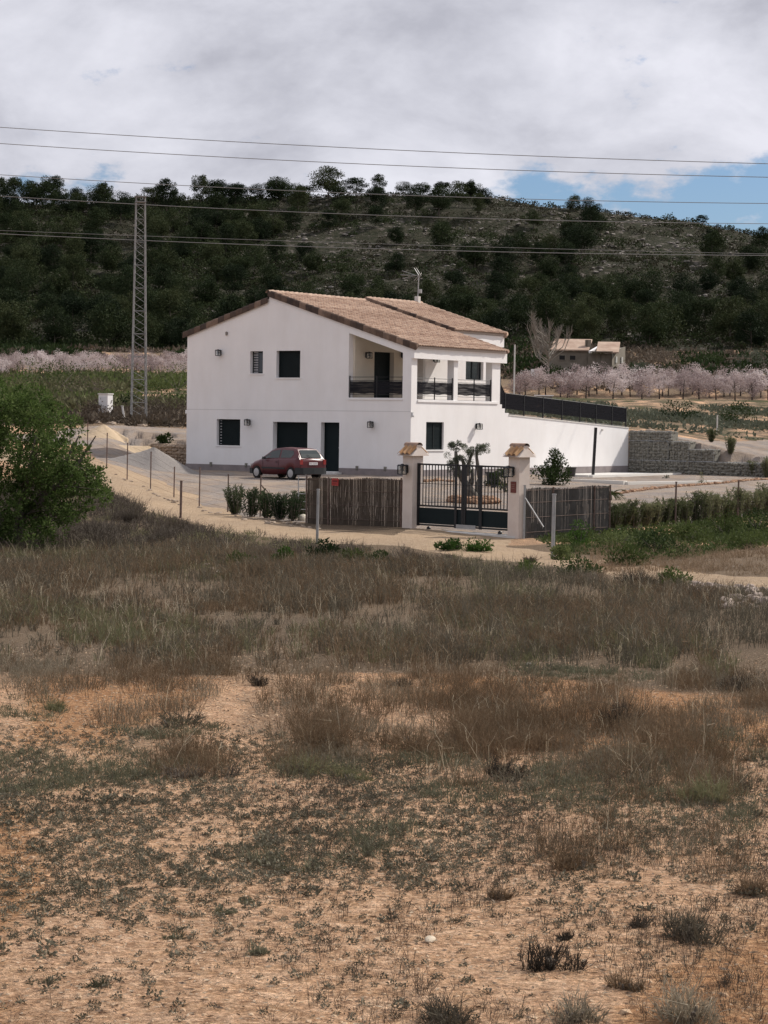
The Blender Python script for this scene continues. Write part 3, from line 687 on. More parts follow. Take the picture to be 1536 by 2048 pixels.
def window(h, axis, off, depth, style, nm='window'):
    """frame and pane set back in a hole; axis 'G' = gable wall, 'R' = walls parallel to the sunny side at X=off"""
    a, b, z0, z1 = h; fr = MB(); pn = MB(); sl = MB(); t = .07
    def P(mb_, u0, u1, za, zb, d0, d1):
        if axis == 'G': mb_.b2(u0, u1, d0, d1, za, zb)
        else: mb_.b2(off - d1, off - d0, u0, u1, za, zb)
    P(fr, a + .004, a + t, z0 + .01, z1 - .004, depth, depth + .07); P(fr, b - t, b - .004, z0 + .01, z1 - .004, depth, depth + .07)
    P(fr, a + t, b - t, z0 + .01, z0 + t, depth, depth + .07); P(fr, a + t, b - t, z1 - t, z1 - .004, depth, depth + .07)
    if style in ('double', 'louvre'): P(fr, (a + b) / 2 - .04, (a + b) / 2 + .04, z0 + t, z1 - t, depth - .005, depth + .065)
    f = build(nm, fr, M['dark'], house)
    if style in ('louvre', 'shutter'):
        n = int((z1 - z0) / .075)
        for k in range(n):
            zz = z0 + t + (z1 - z0 - 2 * t) * (k + .5) / n; P(sl, a + t, b - t, zz - .022, zz + .022, depth + .015, depth + .04)
        P(sl, a + t, b - t, z0 + t, z1 - t, depth + .041, depth + .055)
        build('shutter', sl, M['panel'], f)
    else:
        P(pn, a + t, b - t, z0 + t, z1 - t, depth + .03, depth + .045); build('pane', pn, M['pane'], f)
    return f
window(holesG['small'], 'G', 0, .22, 'plain'); window(holesG['upper'], 'G', 0, .22, 'shutter'); window(holesG['lower'], 'G', 0, .20, 'shutter')
window(holesG['garage'], 'G', 0, .34, 'shutter')
window(wn, 'R', 0, .10, 'louvre'); window((w2a[0], w2b[0], w2b[1], w2a[1]), 'R', IX2, .16, 'double')
window((DY0, DY1, zf, DZ), 'R', IX, .25, 'shutter', 'balcony_door')
# window bars in the small upper window and the lower one
for k in ('small', 'lower'):
    h = holesG[k]; g = MB()
    for i in range(9):
        zz = h[2] + (h[3] - h[2]) * (i + .5) / 9; g.b2(h[0] + .08, h[0] + .08 + (.28 if k == 'small' else .10), .205, .215, zz - .03, zz + .03)
    build('blind', g, mat('pale_blind_' + k, (.30, .30, .31), .6), house)
# front door
mb = MB(); h = holesG['door']; mb.b2(h[0] + .004, h[1] - .004, .33, .375, h[2] + .004, h[3] - .004); dl = build('door', mb, M['panel'], house)
mb = MB(); mb.b2(h[0] + .004, h[0] + .07, .30, .329, h[2], h[3] - .01); mb.b2(h[1] - .07, h[1] - .004, .30, .329, h[2], h[3] - .01); build('door_frame', mb, M['dark'], dl)
mb = MB(); mb.b2(h[1] - .22, h[1] - .13, .27, .325, h[2] + 1.15, h[2] + 1.20); mb.b2(h[1] - .19, h[1] - .13, .31, .329, h[2] + 1.0, h[2] + 1.3); build('handle', mb, M['pole'], dl)
# lanterns and fittings
for px, py in ((441.5, 706), (499.5, 845), (745.5, 849.5)):
    x, z = gx(px, py); lantern('wall_lantern', house, (x, -.0, z), 0)
for px, py in ((956, 853),):
    y, z = ry(px - 4, py); lantern('wall_lantern', house, (0.0, y, z), math.pi / 2)
for px, py, X in ((731.5, 711, IX), (803, 711, IX), (867, 719, IX2)):
    y, z = hplane(px, py, 'X', X); lantern('wall_lantern', house, (X, y, z), math.pi / 2)
for px in (422.5, 493, 714.5, 771):
    x, z = gx(px, 926 + (px - 372) * .0265); mb = MB(); mb.b2(x - .06, x + .06, -.07, .01, z - .12, z + .08); mb.b2(x - .04, x + .04, -.09, -.071, z - .08, z + .04); build('vent', mb, M['stone'], house)
mb = MB(); x, z = gx(454, 666); mb.tube([(x, -.07, z), (x, .01, z)], .07, 10); mb.box((x, -.05, z - .09), (.10, .05, .06)); build('vent', mb, mat('grey_vent', (.22, .2, .18)), house)
mb = MB(); y, z = ry(823.5, 829); mb.b2(.0, .09, .02, .12, z + .05, z + .11); mb.tube([(.10, .08, z - .1), (.10, .0, z - .02)], .045, 8); mb.b2(.0, .06, .05, .10, z - .12, z + .05); build('security_camera', mb, mat('white_plastic', (.6, .6, .6), .5), house)
mb = MB(); x, z = gx(374, 823); mb.b2(XL - .14, XL - .0, .05, .25, z - .1, z + .08); build('gutter_bracket', mb, M['wall'], house)

# roof: near right slope, far right slope (raised, shorter), left slope
def v3(x, y, z): return np.array([x, y, z], float)
ru = v3(0, 1, 0)
zr = z_pkR + .06; OVR = .22
sl = v3(-XR + OVR, 0, -(SLP * (-XR + OVR))); lenR = np.linalg.norm(sl); sl = sl / lenR
deck = MB()
def deckslab(x0, x1, y0, y1, zf_, t=.12):
    deck.add([(x0, y0, zf_(x0) - t), (x1, y0, zf_(x1) - t), (x1, y1, zf_(x1) - t), (x0, y1, zf_(x0) - t), (x0, y0, zf_(x0)), (x1, y0, zf_(x1)), (x1, y1, zf_(x1)), (x0, y1, zf_(x0))],
             [(0, 3, 2, 1), (4, 5, 6, 7), (0, 1, 5, 4), (1, 2, 6, 5), (2, 3, 7, 6), (3, 0, 4, 7)])
rz_ = lambda x: z_c + .14 + SLP * (-x)
lz_ = lambda x: z_eaveL + .13 + (z_pkL - z_eaveL) * (x - XL) / (XR - XL)
deckslab(XR, .24, -.04, YN + .25, rz_); YB = 13.85; XB = -3.05
rzb = lambda x: rz_(x) + .13
deckslab(XR, XB, YN + .26, YB, rzb); deckslab(XL - .12, XR - .002, -.04, YB, lz_)
roof = build('roof', deck, mat('roof_deck', (.42, .36, .32), .9), house)
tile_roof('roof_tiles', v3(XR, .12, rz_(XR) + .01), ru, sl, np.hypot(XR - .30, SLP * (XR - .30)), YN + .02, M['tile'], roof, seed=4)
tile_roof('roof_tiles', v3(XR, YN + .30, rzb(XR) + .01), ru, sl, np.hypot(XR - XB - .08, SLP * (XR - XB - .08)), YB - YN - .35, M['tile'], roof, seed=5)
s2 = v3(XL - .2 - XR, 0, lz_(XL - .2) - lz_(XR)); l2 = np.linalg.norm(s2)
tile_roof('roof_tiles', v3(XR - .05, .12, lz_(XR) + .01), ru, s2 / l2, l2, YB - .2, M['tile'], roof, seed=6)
def rake(name, x0, x1, y, zf_, m, seed, r=.115, lift=.03, drop=.20):
    """row of half round tiles capping a gable edge, with the hanging tile face below"""
    V = []; Q = []; A = []; rng = np.random.default_rng(seed); n = max(2, int(abs(x1 - x0) / .38)); k = 7
    for i in range(n):
        a = x0 + (x1 - x0) * i / n; b = x0 + (x1 - x0) * (i + 1.12) / n; val = rng.random(); o = len(V)
        for x, rr, up in ((a, r * .86, lift), (b, r * 1.06, lift + .02)):
            z = zf_(x)
            ring = [(y - rr, z - drop)] + [(y - rr * math.cos(math.pi * q / (k - 1)), z + up + rr * .8 * math.sin(math.pi * q / (k - 1))) for q in range(k)] + [(y + rr, z)]
            for yy, zz in ring: V.append((x, yy, zz)); A.append((val,) * 3)
        kk = k + 2
        for q in range(kk - 1): Q.append((o + q, o + q + 1, o + kk + q + 1, o + kk + q))
        Q.append((o + kk, o + kk + 1, o + kk + 2, o + kk + 3)); Q.append((o + kk, o + kk + 3, o + kk + 5, o + kk + k + 1))
    me = mesh_np(name, np.array(V), np.array(Q)); set_attr(me, 'tile', np.array(A)); return new_obj(name, me, m, roof)
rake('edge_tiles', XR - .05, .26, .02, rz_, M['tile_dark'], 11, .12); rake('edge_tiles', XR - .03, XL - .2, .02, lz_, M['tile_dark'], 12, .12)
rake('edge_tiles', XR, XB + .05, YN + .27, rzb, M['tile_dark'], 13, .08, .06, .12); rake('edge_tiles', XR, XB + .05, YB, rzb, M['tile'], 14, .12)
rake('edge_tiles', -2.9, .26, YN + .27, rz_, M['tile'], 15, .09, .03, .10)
def ridge(y0, y1, z, seed):
    V = []; Q = []; A = []; rng = np.random.default_rng(seed); n = int((y1 - y0) / .4); k = 8
    for i in range(n):
        a = y0 + (y1 - y0) * i / n; b = y0 + (y1 - y0) * (i + 1.08) / n; val = .6 + .4 * rng.random(); o = len(V)
        for y, r, u in ((a, .15, 0), (b, .17, .02)):
            for q in range(k): V.append((XR - .02 - r * math.cos(math.pi * q / (k - 1)), y, z + u - .06 + r * math.sin(math.pi * q / (k - 1)))); A.append((val,) * 3)
        for q in range(k - 1): Q.append((o + q, o + q + 1, o + k + q + 1, o + k + q))
    me = mesh_np('ridge_tiles', np.array(V), np.array(Q)); set_attr(me, 'tile', np.array(A)); new_obj('ridge_tiles', me, M['tile'], roof)
ridge(-.1, YN + .2, rz_(XR) + .04, 21); ridge(YN + .3, YB + .1, rzb(XR) + .04, 22)
# riser between the two slopes at the ridge
mb = MB(); mb.b2(XR - .03, XR - .001, .05, YB, lz_(XR) - .2, rz_(XR) - .02); build('wall', mb, M['wall'], house)
# beam and wall of the raised rear part
mb = MB(); mb.b2(XB - .25, XB - .06, YN + .30, YB - .05, rzb(XB) - .72, rzb(XB) - .13); build('eave_beam', mb, M['wall'], house)
# chimney stub and TV aerial at the end of the ridge
px_, py_ = 835, 600; cy_ = YB - .25
mb = MB(); mb.b2(XR - .12, XR + .12, cy_ - .12, cy_ + .12, rzb(XR) - .1, rzb(XR) + .42); build('chimney', mb, M['conc'], roof)
ah = hplane(836, 550, 'Y', cy_)[1]; az0 = rzb(XR) + .4
aer = build('television_aerial', MB().tube([(XR, cy_, az0 - .4), (XR + .06, cy_, ah)], .03, 6), M['pole'], house)
mb = MB(); d = v3(-.82, -.15, .0)
tip = v3(XR + .06, cy_, ah - .02)
mb.tube([tip, tip + v3(-1.15, -.1, .05)], .016, 5)
mb.tube([tip + v3(-.25, 0, .02), tip + v3(-1.05, -.1, .28)], .012, 5); mb.tube([tip + v3(-.25, 0, -.02), tip + v3(-1.0, -.1, -.16)], .012, 5)
for i in range(9):
    q = tip + v3(-.32 - .09 * i, -.01 * i, .01); mb.tube([q + v3(.1, -.14, .0), q + v3(-.1, .14, 0)], .007, 4)
for s in (1, -1):
    mb.tube([tip, tip + v3(-.32, 0, .42 * s if s > 0 else -.3)], .016, 5); mb.tube([tip + v3(.05, .15, 0), tip + v3(-.27, .15, .42 * s if s > 0 else -.3)], .012, 5)
mb.tube([tip, tip + v3(.18, 0, .12)], .02, 5); mb.box((XR + .16, cy_, az0 + .3), (.16, .14, .22))
build('aerial_head', mb, M['pole'], aer)

# balcony railings: posts, two thin rails, dark cloth
def railing(pts_posts, z0, axis, off, zc0, zc1, cloth_mat):
    fr = MB(); cl = MB(); a, b = pts_posts[0], pts_posts[-1]
    P = (lambda u, z, d=0: (u, off + d, z)) if axis == 'G' else (lambda u, z, d=0: (off - d, u, z))
    for u in pts_posts: fr.tube([P(u, z0 - .1), P(u, z0 + 1.08)], .035, 4)
    for z in (z0 + 1.02, z0 + .17, zc1 + .03): fr.tube([P(a, z), P(b, z)], .013, 4)
    r = build('railing', fr, M['black'], house)
    n = 14; vs = []; fs = []
    for i in range(n + 1):
        u = a + (b - a) * i / n; w = .012 * math.sin(i * 2.1)
        vs += [P(u, zc0 + .02 * math.sin(i * 1.3), w), P(u, zc1 - .015 * abs(math.sin(i * .9)), -w)]
    for i in range(n): fs.append((2 * i, 2 * i + 2, 2 * i + 3, 2 * i + 1))
    build('cloth', MB().add(vs, fs), cloth_mat, r)
def screen_mat(name, op):
    m = bpy.data.materials.new(name); m.use_nodes = True; nt = m.node_tree; N = nt.nodes; L = nt.links; N.clear()
    out = N.new('ShaderNodeOutputMaterial'); t = N.new('ShaderNodeBsdfTransparent'); d = N.new('ShaderNodeBsdfDiffuse'); d.inputs[0].default_value = (.018, .018, .021, 1)
    b = N.new('ShaderNodeMixShader'); L.new(t.outputs[0], b.inputs[1]); L.new(d.outputs[0], b.inputs[2]); L.new(b.outputs[0], out.inputs[0])
    tc = N.new('ShaderNodeTexCoord'); mp = N.new('ShaderNodeMapping'); mp.inputs['Scale'].default_value = (.6, .6, 7); L.new(tc.outputs['Object'], mp.inputs[0])
    n = N.new('ShaderNodeTexNoise'); n.inputs['Scale'].default_value = 1.6; n.inputs['Detail'].default_value = 2; L.new(mp.outputs[0], n.inputs['Vector'])
    r = N.new('ShaderNodeMapRange'); r.inputs[1].default_value = .3; r.inputs[2].default_value = .6; r.inputs[3].default_value = op; r.inputs[4].default_value = 1.0; L.new(n.outputs[0], r.inputs[0]); L.new(r.outputs[0], b.inputs[0]); return m
SC = screen_mat('wind_cloth', .86)
zc0 = gx(750, 787)[1]; zc1 = gx(750, 762.5)[1]
railing([opn[0] + .04, (opn[0] + opn[1]) / 2 + .05, opn[1] - .04], zf + .02, 'G', .06, zc0, zc1, SC)
for o_ in (o1, o2): railing([o_[0] + .04, (o_[0] + o_[1]) / 2, o_[1] - .04], zf2 + .02, 'R', -.06, zc0, zc1, SC)

# ================================================================== white retaining wall with stepped shoulder and black screen fence
rw = thing('retaining_wall', 'long low white rendered retaining wall running right from the house', 'wall', (HC[0], HC[1], HZ), HA)
mb = MB(); YE = 22.45
def rtop(y): 
    a = ry(1018, 831); b = ry(1262, 857); return a[1] + (b[1] - a[1]) * (y - a[0]) / (b[0] - a[0])
ys = [YN + .003]; steps = [(996.5, 1004, 808.7), (1004, 1010, 817), (1010, 1017.5, 826)]
last = YN + .003
for a, b, zpy in steps:
    y1 = ry(b, zpy)[0]; z1 = ry((a + b) / 2, zpy)[1]; mb.b2(-.32, -.004, last, y1, FZ, z1); last = y1 + .001
n = 10
mb.add([(-.32, last, FZ), (-.004, last, FZ), (-.004, YE, FZ), (-.32, YE, FZ), (-.32, last, rtop(last)), (-.004, last, rtop(last)), (-.004, YE, rtop(YE)), (-.32, YE, rtop(YE))],
       [(0, 1, 5, 4), (1, 2, 6, 5), (2, 3, 7, 6), (3, 0, 4, 7), (4, 5, 6, 7)])
build('wall_body', mb, M['wall'], rw)
mb = MB(); mb.add([(-.34, last, rtop(last)), (.03, last, rtop(last)), (.03, YE, rtop(YE)), (-.34, YE, rtop(YE)), (-.34, last, rtop(last) + .05), (.03, last, rtop(last) + .05), (.03, YE, rtop(YE) + .05), (-.34, YE, rtop(YE) + .05)],
       [(0, 3, 2, 1), (0, 1, 5, 4), (1, 2, 6, 5), (2, 3, 7, 6), (3, 0, 4, 7), (4, 5, 6, 7)])
build('coping', mb, M['conc'], rw)
mb = MB(); y, z = ry(1203, 860); mb.b2(0, .1, y - .03, y + .05, z - .06, z + .06); build('wall_spout', mb, M['conc'], rw)
sf = thing('screen_fence', 'black metal post fence with dark screen on top of the white retaining wall', 'fence', (HC[0], HC[1], HZ), HA)
yp = [YN + .3] + [ry(p, 835)[0] for p in (1015, 1053, 1091, 1129, 1165, 1197, 1229, 1257)]
ptop = {0: 787}
for i, y in enumerate(yp):
    zt = rtop(y) + 1.17 if i > 0 else rtop(y) + 1.9
    zb = rtop(y) + .05
    post = MB().b2(-.20, -.14, y - .03, y + .03, zb, zt); build('post', post, M['black'], sf)
for i in range(len(yp) - 1):
    a, b = yp[i] + .03, yp[i + 1] - .03; za = rtop(a) + (1.12 if i else 1.55); zb = rtop(b) + 1.12; la = .34
    s = MB().add([(-.17, a, rtop(a) + la), (-.17, b, rtop(b) + la), (-.17, b, zb), (-.17, a, za), (-.16, a, rtop(a) + la), (-.16, b, rtop(b) + la), (-.16, b, zb), (-.16, a, za)],
                 [(0, 1, 2, 3), (7, 6, 5, 4), (0, 4, 5, 1), (3, 2, 6, 7)])
    build('screen', s, SC, sf)
    build('rail', MB().tube([(-.165, a, za + .02), (-.165, b, zb + .02)], .018, 4), M['black'], sf); build('rail', MB().tube([(-.165, a, rtop(a) + .10), (-.165, b, rtop(b) + .10)], .014, 4), M['black'], sf)
# ================================================================== gabion wall
gw = thing('gabion_wall', 'stepped grey gabion stone wall at the end of the white retaining wall', 'wall', (*hw_pt(0, 22.45), HZ), HA)
def gl(px, py): 
    x, z = hplane(px, py, 'Y', 22.45 + .02); return x, z
zs = [gl(1300, p)[1] for p in (949, 921, 882, 862.5)]; zr2 = gl(1400, 899)[1]
def basket(x0, x1, z0, z1, seed, depth=GT):
    rn = random.Random(seed); mb = MB(); mb.b2(x0 + .03, x1 - .03, .07, depth - .05, z0 + .03, z1 - .04)
    s = .16; nx = int((x1 - x0) / s); nz = max(2, int((z1 - z0) / s))
    for i in range(nx):
        for k in range(nz):
            mb.rock((x0 + (i + .5 + rn.uniform(-.25, .25)) * (x1 - x0) / nx, .06 + rn.uniform(-.02, .03), z0 + (k + .5 + rn.uniform(-.25, .25)) * (z1 - z0) / nz), rn.uniform(.10, .15), rn, .8)
        for k in range(3): mb.rock((x0 + (i + .5) * (x1 - x0) / nx, .15 + k * .3, z1 - .05 + rn.uniform(-.02, .02)), rn.uniform(.10, .15), rn, .6)
    o = build('gabion_basket', mb, M['stone'], gw)
    w = MB(); st = .3
    for i in range(int((x1 - x0) / st) + 1): w.tube([(min(x0 + i * st, x1), -.01, z0), (min(x0 + i * st, x1), -.01, z1)], .006, 3)
    for x in (x0, x1): w.tube([(x, -.015, z0), (x, -.015, z1)], .012, 3)
    for z in (z0 + .01, z1): w.tube([(x0, -.015, z), (x1, -.015, z)], .012, 3)
    build('wire_cage', w, M['pole'], o)
x = .03; k = 0; wb = 1.15
while x < 15: basket(x, x + wb, zs[0] - .25 - (.15 if x > 6 else 0), zs[1], 100 + k); x += wb; k += 1
xm = gl(1378, 900)[0]; nm = max(1, round(xm / wb))
for i in range(nm): basket(.03 + xm * i / nm, .03 + xm * (i + 1) / nm, zs[1] + .01, zs[2], 200 + i)
xe = gl(1428, 905)[0]; xn = xm + .03
for i in range(2): basket(xn + (xe - xn) * i / 2, xn + (xe - xn) * (i + 1) / 2, zs[1] + .01, zr2, 240 + i)
xt = gl(1342, 870)[0]
for i in range(2): basket(.03 + xt * i / 2, .03 + xt * (i + 1) / 2, zs[2] + .01, zs[3], 260 + i)
# ================================================================== gate, pillars, reed fences
gL = W(824, 1059, 66.0); gR = W(1036, 1073, 62.8)
def seat(p, dz=0): return np.array([p[0], p[1], Hs(p[0], p[1]) + dz])
gd = (gR - gL)[:2]; gd = gd / np.linalg.norm(gd); gang = math.atan2(gd[1], gd[0]); gn = np.array([gd[1], -gd[0]])     # gn faces the track
def pillar(name, label, base, h):
    p = thing(name, label, 'gate pillar', (base[0], base[1], base[2] - .25), gang); s = .43; mb = MB()
    mb.box((0, 0, (h + .25) / 2), (s, s, h + .25)); b = build('shaft', mb, M['pillar'], p)
    mb = MB(); z = h + .25
    mb.add([(-.33, -.36, z), (.33, -.36, z), (.33, .36, z), (-.33, .36, z), (-.30, -.10, z + .22), (.30, -.10, z + .22), (.30, .10, z + .22), (-.30, .10, z + .22)],
           [(0, 3, 2, 1), (0, 1, 5, 4), (1, 2, 6, 5), (2, 3, 7, 6), (3, 0, 4, 7), (4, 5, 6, 7)])
    mb.b2(-.26, .26, -.11, .11, z + .2, z + .33); build('cap', mb, M['pillar'], p)
    V = []; Q = []; A = []; rn = random.Random(h)
    for side in (-1, 1):
        for t in range(3):
            v = rn.random(); o = len(V)
            for e in range(2):
                yy = side * (.09 + e * .33); zz = z + .27 - e * .24
                for q in range(7):
                    V.append((-.27 + (t + q / 6) * .18, yy, zz + .07 * math.sin(math.pi * q / 6))); A.append((v,) * 3)
            for q in range(6): Q.append((o + q, o + q + 1, o + 8 + q, o + 7 + q) if side < 0 else (o + q + 1, o + q, o + 7 + q, o + 8 + q))
    me = mesh_np('cap_tiles', np.array(V), np.array(Q)); set_attr(me, 'tile', np.array(A)); new_obj('cap_tiles', me, M['tile_ochre'], p)
    mb = MB(); 
    V = []; Q = []; A = []
    for t in range(3):
        o = len(V); v = .1 + .3 * rn.random()
        for e in (-.29 + t * .19, -.29 + (t + 1.08) * .19):
            for q in range(7): V.append((e, -.12 * math.cos(math.pi * q / 6), z + .30 + .10 * math.sin(math.pi * q / 6))); A.append((v,) * 3)
        for q in range(6): Q.append((o + q, o + q + 1, o + 8 + q, o + 7 + q))
    me = mesh_np('ridge_tiles', np.array(V), np.array(Q)); set_attr(me, 'tile', np.array(A)); new_obj('ridge_tiles', me, M['tile'], p)
    lantern('lantern', p, (-.02, -s / 2, h + .25 - .42), 0, .95)
    return p
cosg = abs(gd[0]); 
hL = 2.18; hR = 2.32
pL = pillar('gate_pillar', 'rendered gate pillar with tiled cap and lantern at the reed fence end of the gate', seat(gL), hL)
pR = pillar('gate_pillar', 'rendered gate pillar with tiled cap, lantern and red brown plaque beside the grey fence', seat(gR), hR)
mb = MB(); mb.b2(-.10, .10, -.24, -.216, hR + .25 - 1.02, hR + .25 - .70); pq = build('plaque', mb, mat('red_brown_plaque', (.11, .022, .018), .5, (.18, .06, .05), 8), pR)
mb = MB(); mb.b2(-.075, .075, -.246, -.2405, hR - .545, hR - .53); mb.b2(-.05, .05, -.246, -.2405, hR - .60, hR - .585); mb.b2(-.06, .06, -.246, -.2405, hR - .66, hR - .64)
build('plaque_lettering', mb, mat('worn_plaque_paint', (.25, .15, .13), .7), pq)
gw_ = np.linalg.norm((gR - gL)[:2]) - .44; gm0 = (gL + gR) / 2
zg = min(Hs(gL[0], gL[1]), Hs(gR[0], gR[1]))
gate = thing('sliding_gate', 'dark green metal gate with vertical bars over solid lower panels between the tiled pillars', 'gate', (gm0[0], gm0[1], zg + .12), gang)
wz = gw_ / 2; T1 = W(847, 926, 66)[2] - zg - .12; T1 = 1.93
def gz(x, a, b): return a
fr = MB()
for x0, x1 in ((-wz + .01, -.02), (.02, wz - .01)):
    for a in (x0 + .03, x1 - .04): fr.b2(a - .035, a + .035, -.03, .03, .05, T1)
    for z in (T1 - .03, .66, .09): fr.b2(x0 + .065, x1 - .075, -.025, .025, z - .025, z + .025)
fr.b2(-wz + .42 * gw_ - .05, -wz + .42 * gw_ + .05, -.045, -.032, .05, T1) 
fr.b2(-wz + .68 * gw_ - .06, -wz + .68 * gw_ + .06, -.045, -.032, .05, T1)
build('frame', fr, M['black'], gate)
br = MB(); nb = 30
for i in range(nb):
    x = -wz + .1 + (gw_ - .2) * i / (nb - 1); br.b2(x - .011, x + .011, -.012, .012, .684, T1 - .056)
br.b2(-wz + .07, wz - .07, -.02, .02, 1.62 - .30, 1.62 - .285)
build('bar_grille', br, M['black'], gate)
for x0, x1 in ((-wz + .08, -.07), (.07, wz - .08)):
    pn = MB(); pn.b2(x0, x1, -.012, .012, .13, .60); build('lower_panel', pn, M['panel'], gate)
lp = MB(); lp.b2(-.28, .52, -.05, -.031, .04, .16); build('lock_plate', lp, M['pole'], gate)
for x in (-wz + .5, wz - .5):
    wl = MB(); wl.tube([(x, -.02, -.02), (x, .02, -.02)], .07, 12); build('wheel', wl, M['black'], gate)
tr_ = thing('gate_threshold', 'pale concrete threshold strip with guide rail under the gate', 'threshold', (gm0[0], gm0[1], zg - .1), gang)
build('slab', MB().b2(-wz - .1, wz + .3, -.22, .25, 0, .16), M['conc'], tr_); build('rail', MB().b2(-wz, wz, -.02, .02, .16, .185), M['pole'], tr_)

def reed_mat(name, a, b, c):
    m = foliage(name, a, b, 1.2, .05, c, .9, hs=4); return m
REED = reed_mat('brown_reed', (.10, .080, .064), (.135, .108, .086), (.18, .15, .12)); REEDG = reed_mat('grey_reed', (.095, .087, .080), (.125, .115, .106), (.16, .15, .14))
PALE = mat('pale_reed_husk', (.34, .28, .23), .9, (.22, .18, .15), 6)
def reed_fence(name, label, a, b, h, m, posts, seed, streaks=0):
    a = np.array(a); b = np.array(b); L_ = np.linalg.norm((b - a)[:2]); ang = math.atan2(b[1] - a[1], b[0] - a[0])
    t = thing(name, label, 'fence', (a[0], a[1], Hs(a[0], a[1])), ang); z1 = Hs(b[0], b[1]) - Hs(a[0], a[1]); rn = random.Random(seed); mb = MB()
    n = int(L_ / .013)
    for i in range(n):
        x = L_ * i / n; zz = z1 * i / n; r = rn.uniform(.006, .010); y = rn.uniform(-.008, .008); top = h + .02 * math.sin(x * 2.1) + rn.uniform(-.03, .02)
        mb.add([(x - r, y, zz - .06), (x + r, y, zz - .06), (x, y - r * 1.5, zz - .06), (x - r * .8, y, zz + top), (x + r * .8, y, zz + top), (x, y - r * 1.2, zz + top)], [(0, 2, 5, 3), (2, 1, 4, 5), (1, 0, 3, 4)])
    build('reed_screen', mb, m, t)
    if streaks:
        mb = MB()
        for i in range(streaks):
            x = L_ * (.25 + .75 * rn.random()); z0 = rn.uniform(.15, h * .6) + z1 * x / L_; l = rn.uniform(.12, .45); w = rn.uniform(.006, .013); sx = rn.uniform(-.05, .05)
            mb.add([(x - w, -.03, z0), (x + w, -.03, z0), (x + sx + w * .6, -.035, z0 + l), (x + sx - w * .6, -.035, z0 + l), (x, -.045, z0 + l * .5)], [(0, 1, 4), (1, 2, 4), (2, 3, 4), (3, 0, 4)])
        build('reed_husk', mb, PALE, t)
    w = MB()
    for k in (.12, .42, .72, .97): w.tube([(0, -.024, h * k), (L_, -.024, h * k + z1)], .006, 4)
    build('tie_wire', w, M['rust'], t)
    for f, ph, dy in posts:
        build('post', MB().tube([(L_ * f, dy, z1 * f - .2), (L_ * f, dy, z1 * f + ph)], .03, 6), M['rust'], t)
    return t
rA = W(615, 1047, 70.7); rB = W(806, 1058, 66.3)
reed_fence('reed_fence', 'brown reed screen fence with pale streaks left of the gate', seat(rA), seat(rB), 1.47, REED, [(.0, 1.55, -.05), (.24, 1.5, -.05), (.99, 1.5, -.05)], 3, 70)
rC = W(1050, 1068, 62.6); rD = W(1217, 1058, 66.5)
reed_fence('reed_fence', 'grey plain reed screen fence right of the gate', seat(rC), seat(rD), 1.42, REEDG, [(.3, 1.45, -.05), (.8, 1.45, -.05), (.995, 1.45, -.05)], 5, 14)
# red notice on the reed fence
sp = W(670.5, 963.5, 69.3); ra_ = math.atan2(rB[1] - rA[1], rB[0] - rA[0])
sg = thing('warning_sign', 'small red rectangular notice fixed at the top of the brown reed fence', 'sign', (sp[0], sp[1] - .09, sp[2]), ra_)
build('board', MB().b2(-.19, .19, -.01, .0, -.12, .11), mat('red_sign', (.38, .035, .03), .5, (.30, .03, .025), 4), sg)
build('lettering', MB().b2(-.14, .14, -.014, -.0105, -.01, .05).b2(-.15, .06, -.014, -.0105, -.075, -.055).b2(.08, .14, -.014, -.0105, -.075, -.055), mat('dark_red_print', (.12, .01, .01), .6), sg)

# ------------------------------------------------------------------ posts of the wire fences
def steel_post(label, base, h, m, r=.028, strut=None, group=None):
    p = thing('fence_post', label, 'fence post', seat(base), 0, group); build('post', MB().tube([(0, 0, -.3), (.015, 0, h)], r, 8), m, p)
    build('cap', MB().tube([(.015, 0, h), (.015, 0, h + .03)], r * 1.2, 8), m, p)
    if strut: build('strut', MB().tube([(0, 0, h * .8), strut], r * .7, 6), m, p)
    return p
wires_left = []
FP = [(173, 893, 845, 99, 'half hidden by the leaves of the big tree'), (212, 932, 867, 95, 'at the tip of the tree branches'), (253, 958, 887, 90, 'by the left foot of the gravel heap'), (300, 977, 905, 86, 'left of the gravel heap peak'),
      (347, 999, 935, 83, 'below the gravel heap'), (398, 1013, 936, 79.5, 'below the left corner of the house'), (455, 1028, 950, 76, 'at the left end of the oleander hedge'), (520, 1037, 952, 73.5, 'rising out of the oleander hedge below the car')]
for px, pb, pt, D, where in FP:
    b = Gy(px, D); h = zpx(px, pt, D) - b[2]; wires_left.append((b, h))
    steel_post('thin rusty wire fence post ' + where, b, h, M['rust'], .024, (0.75, -.35, .35) if px == 520 else None, 'wire fence posts along the left track')
fn = thing('wire_fence', 'thin wire strands of the fence along the left side of the yard', 'wire fence', (0, 0, 0))
for k in (.12, .28, .44, .60, .78, .95):
    mb = MB(); mb.tube([(b[0], b[1], b[2] + h * k) for b, h in wires_left] + [(rA[0], rA[1], Hs(rA[0], rA[1]) + 1.3 * k)], .0032, 3); build('wire', mb, M['rust'], fn)
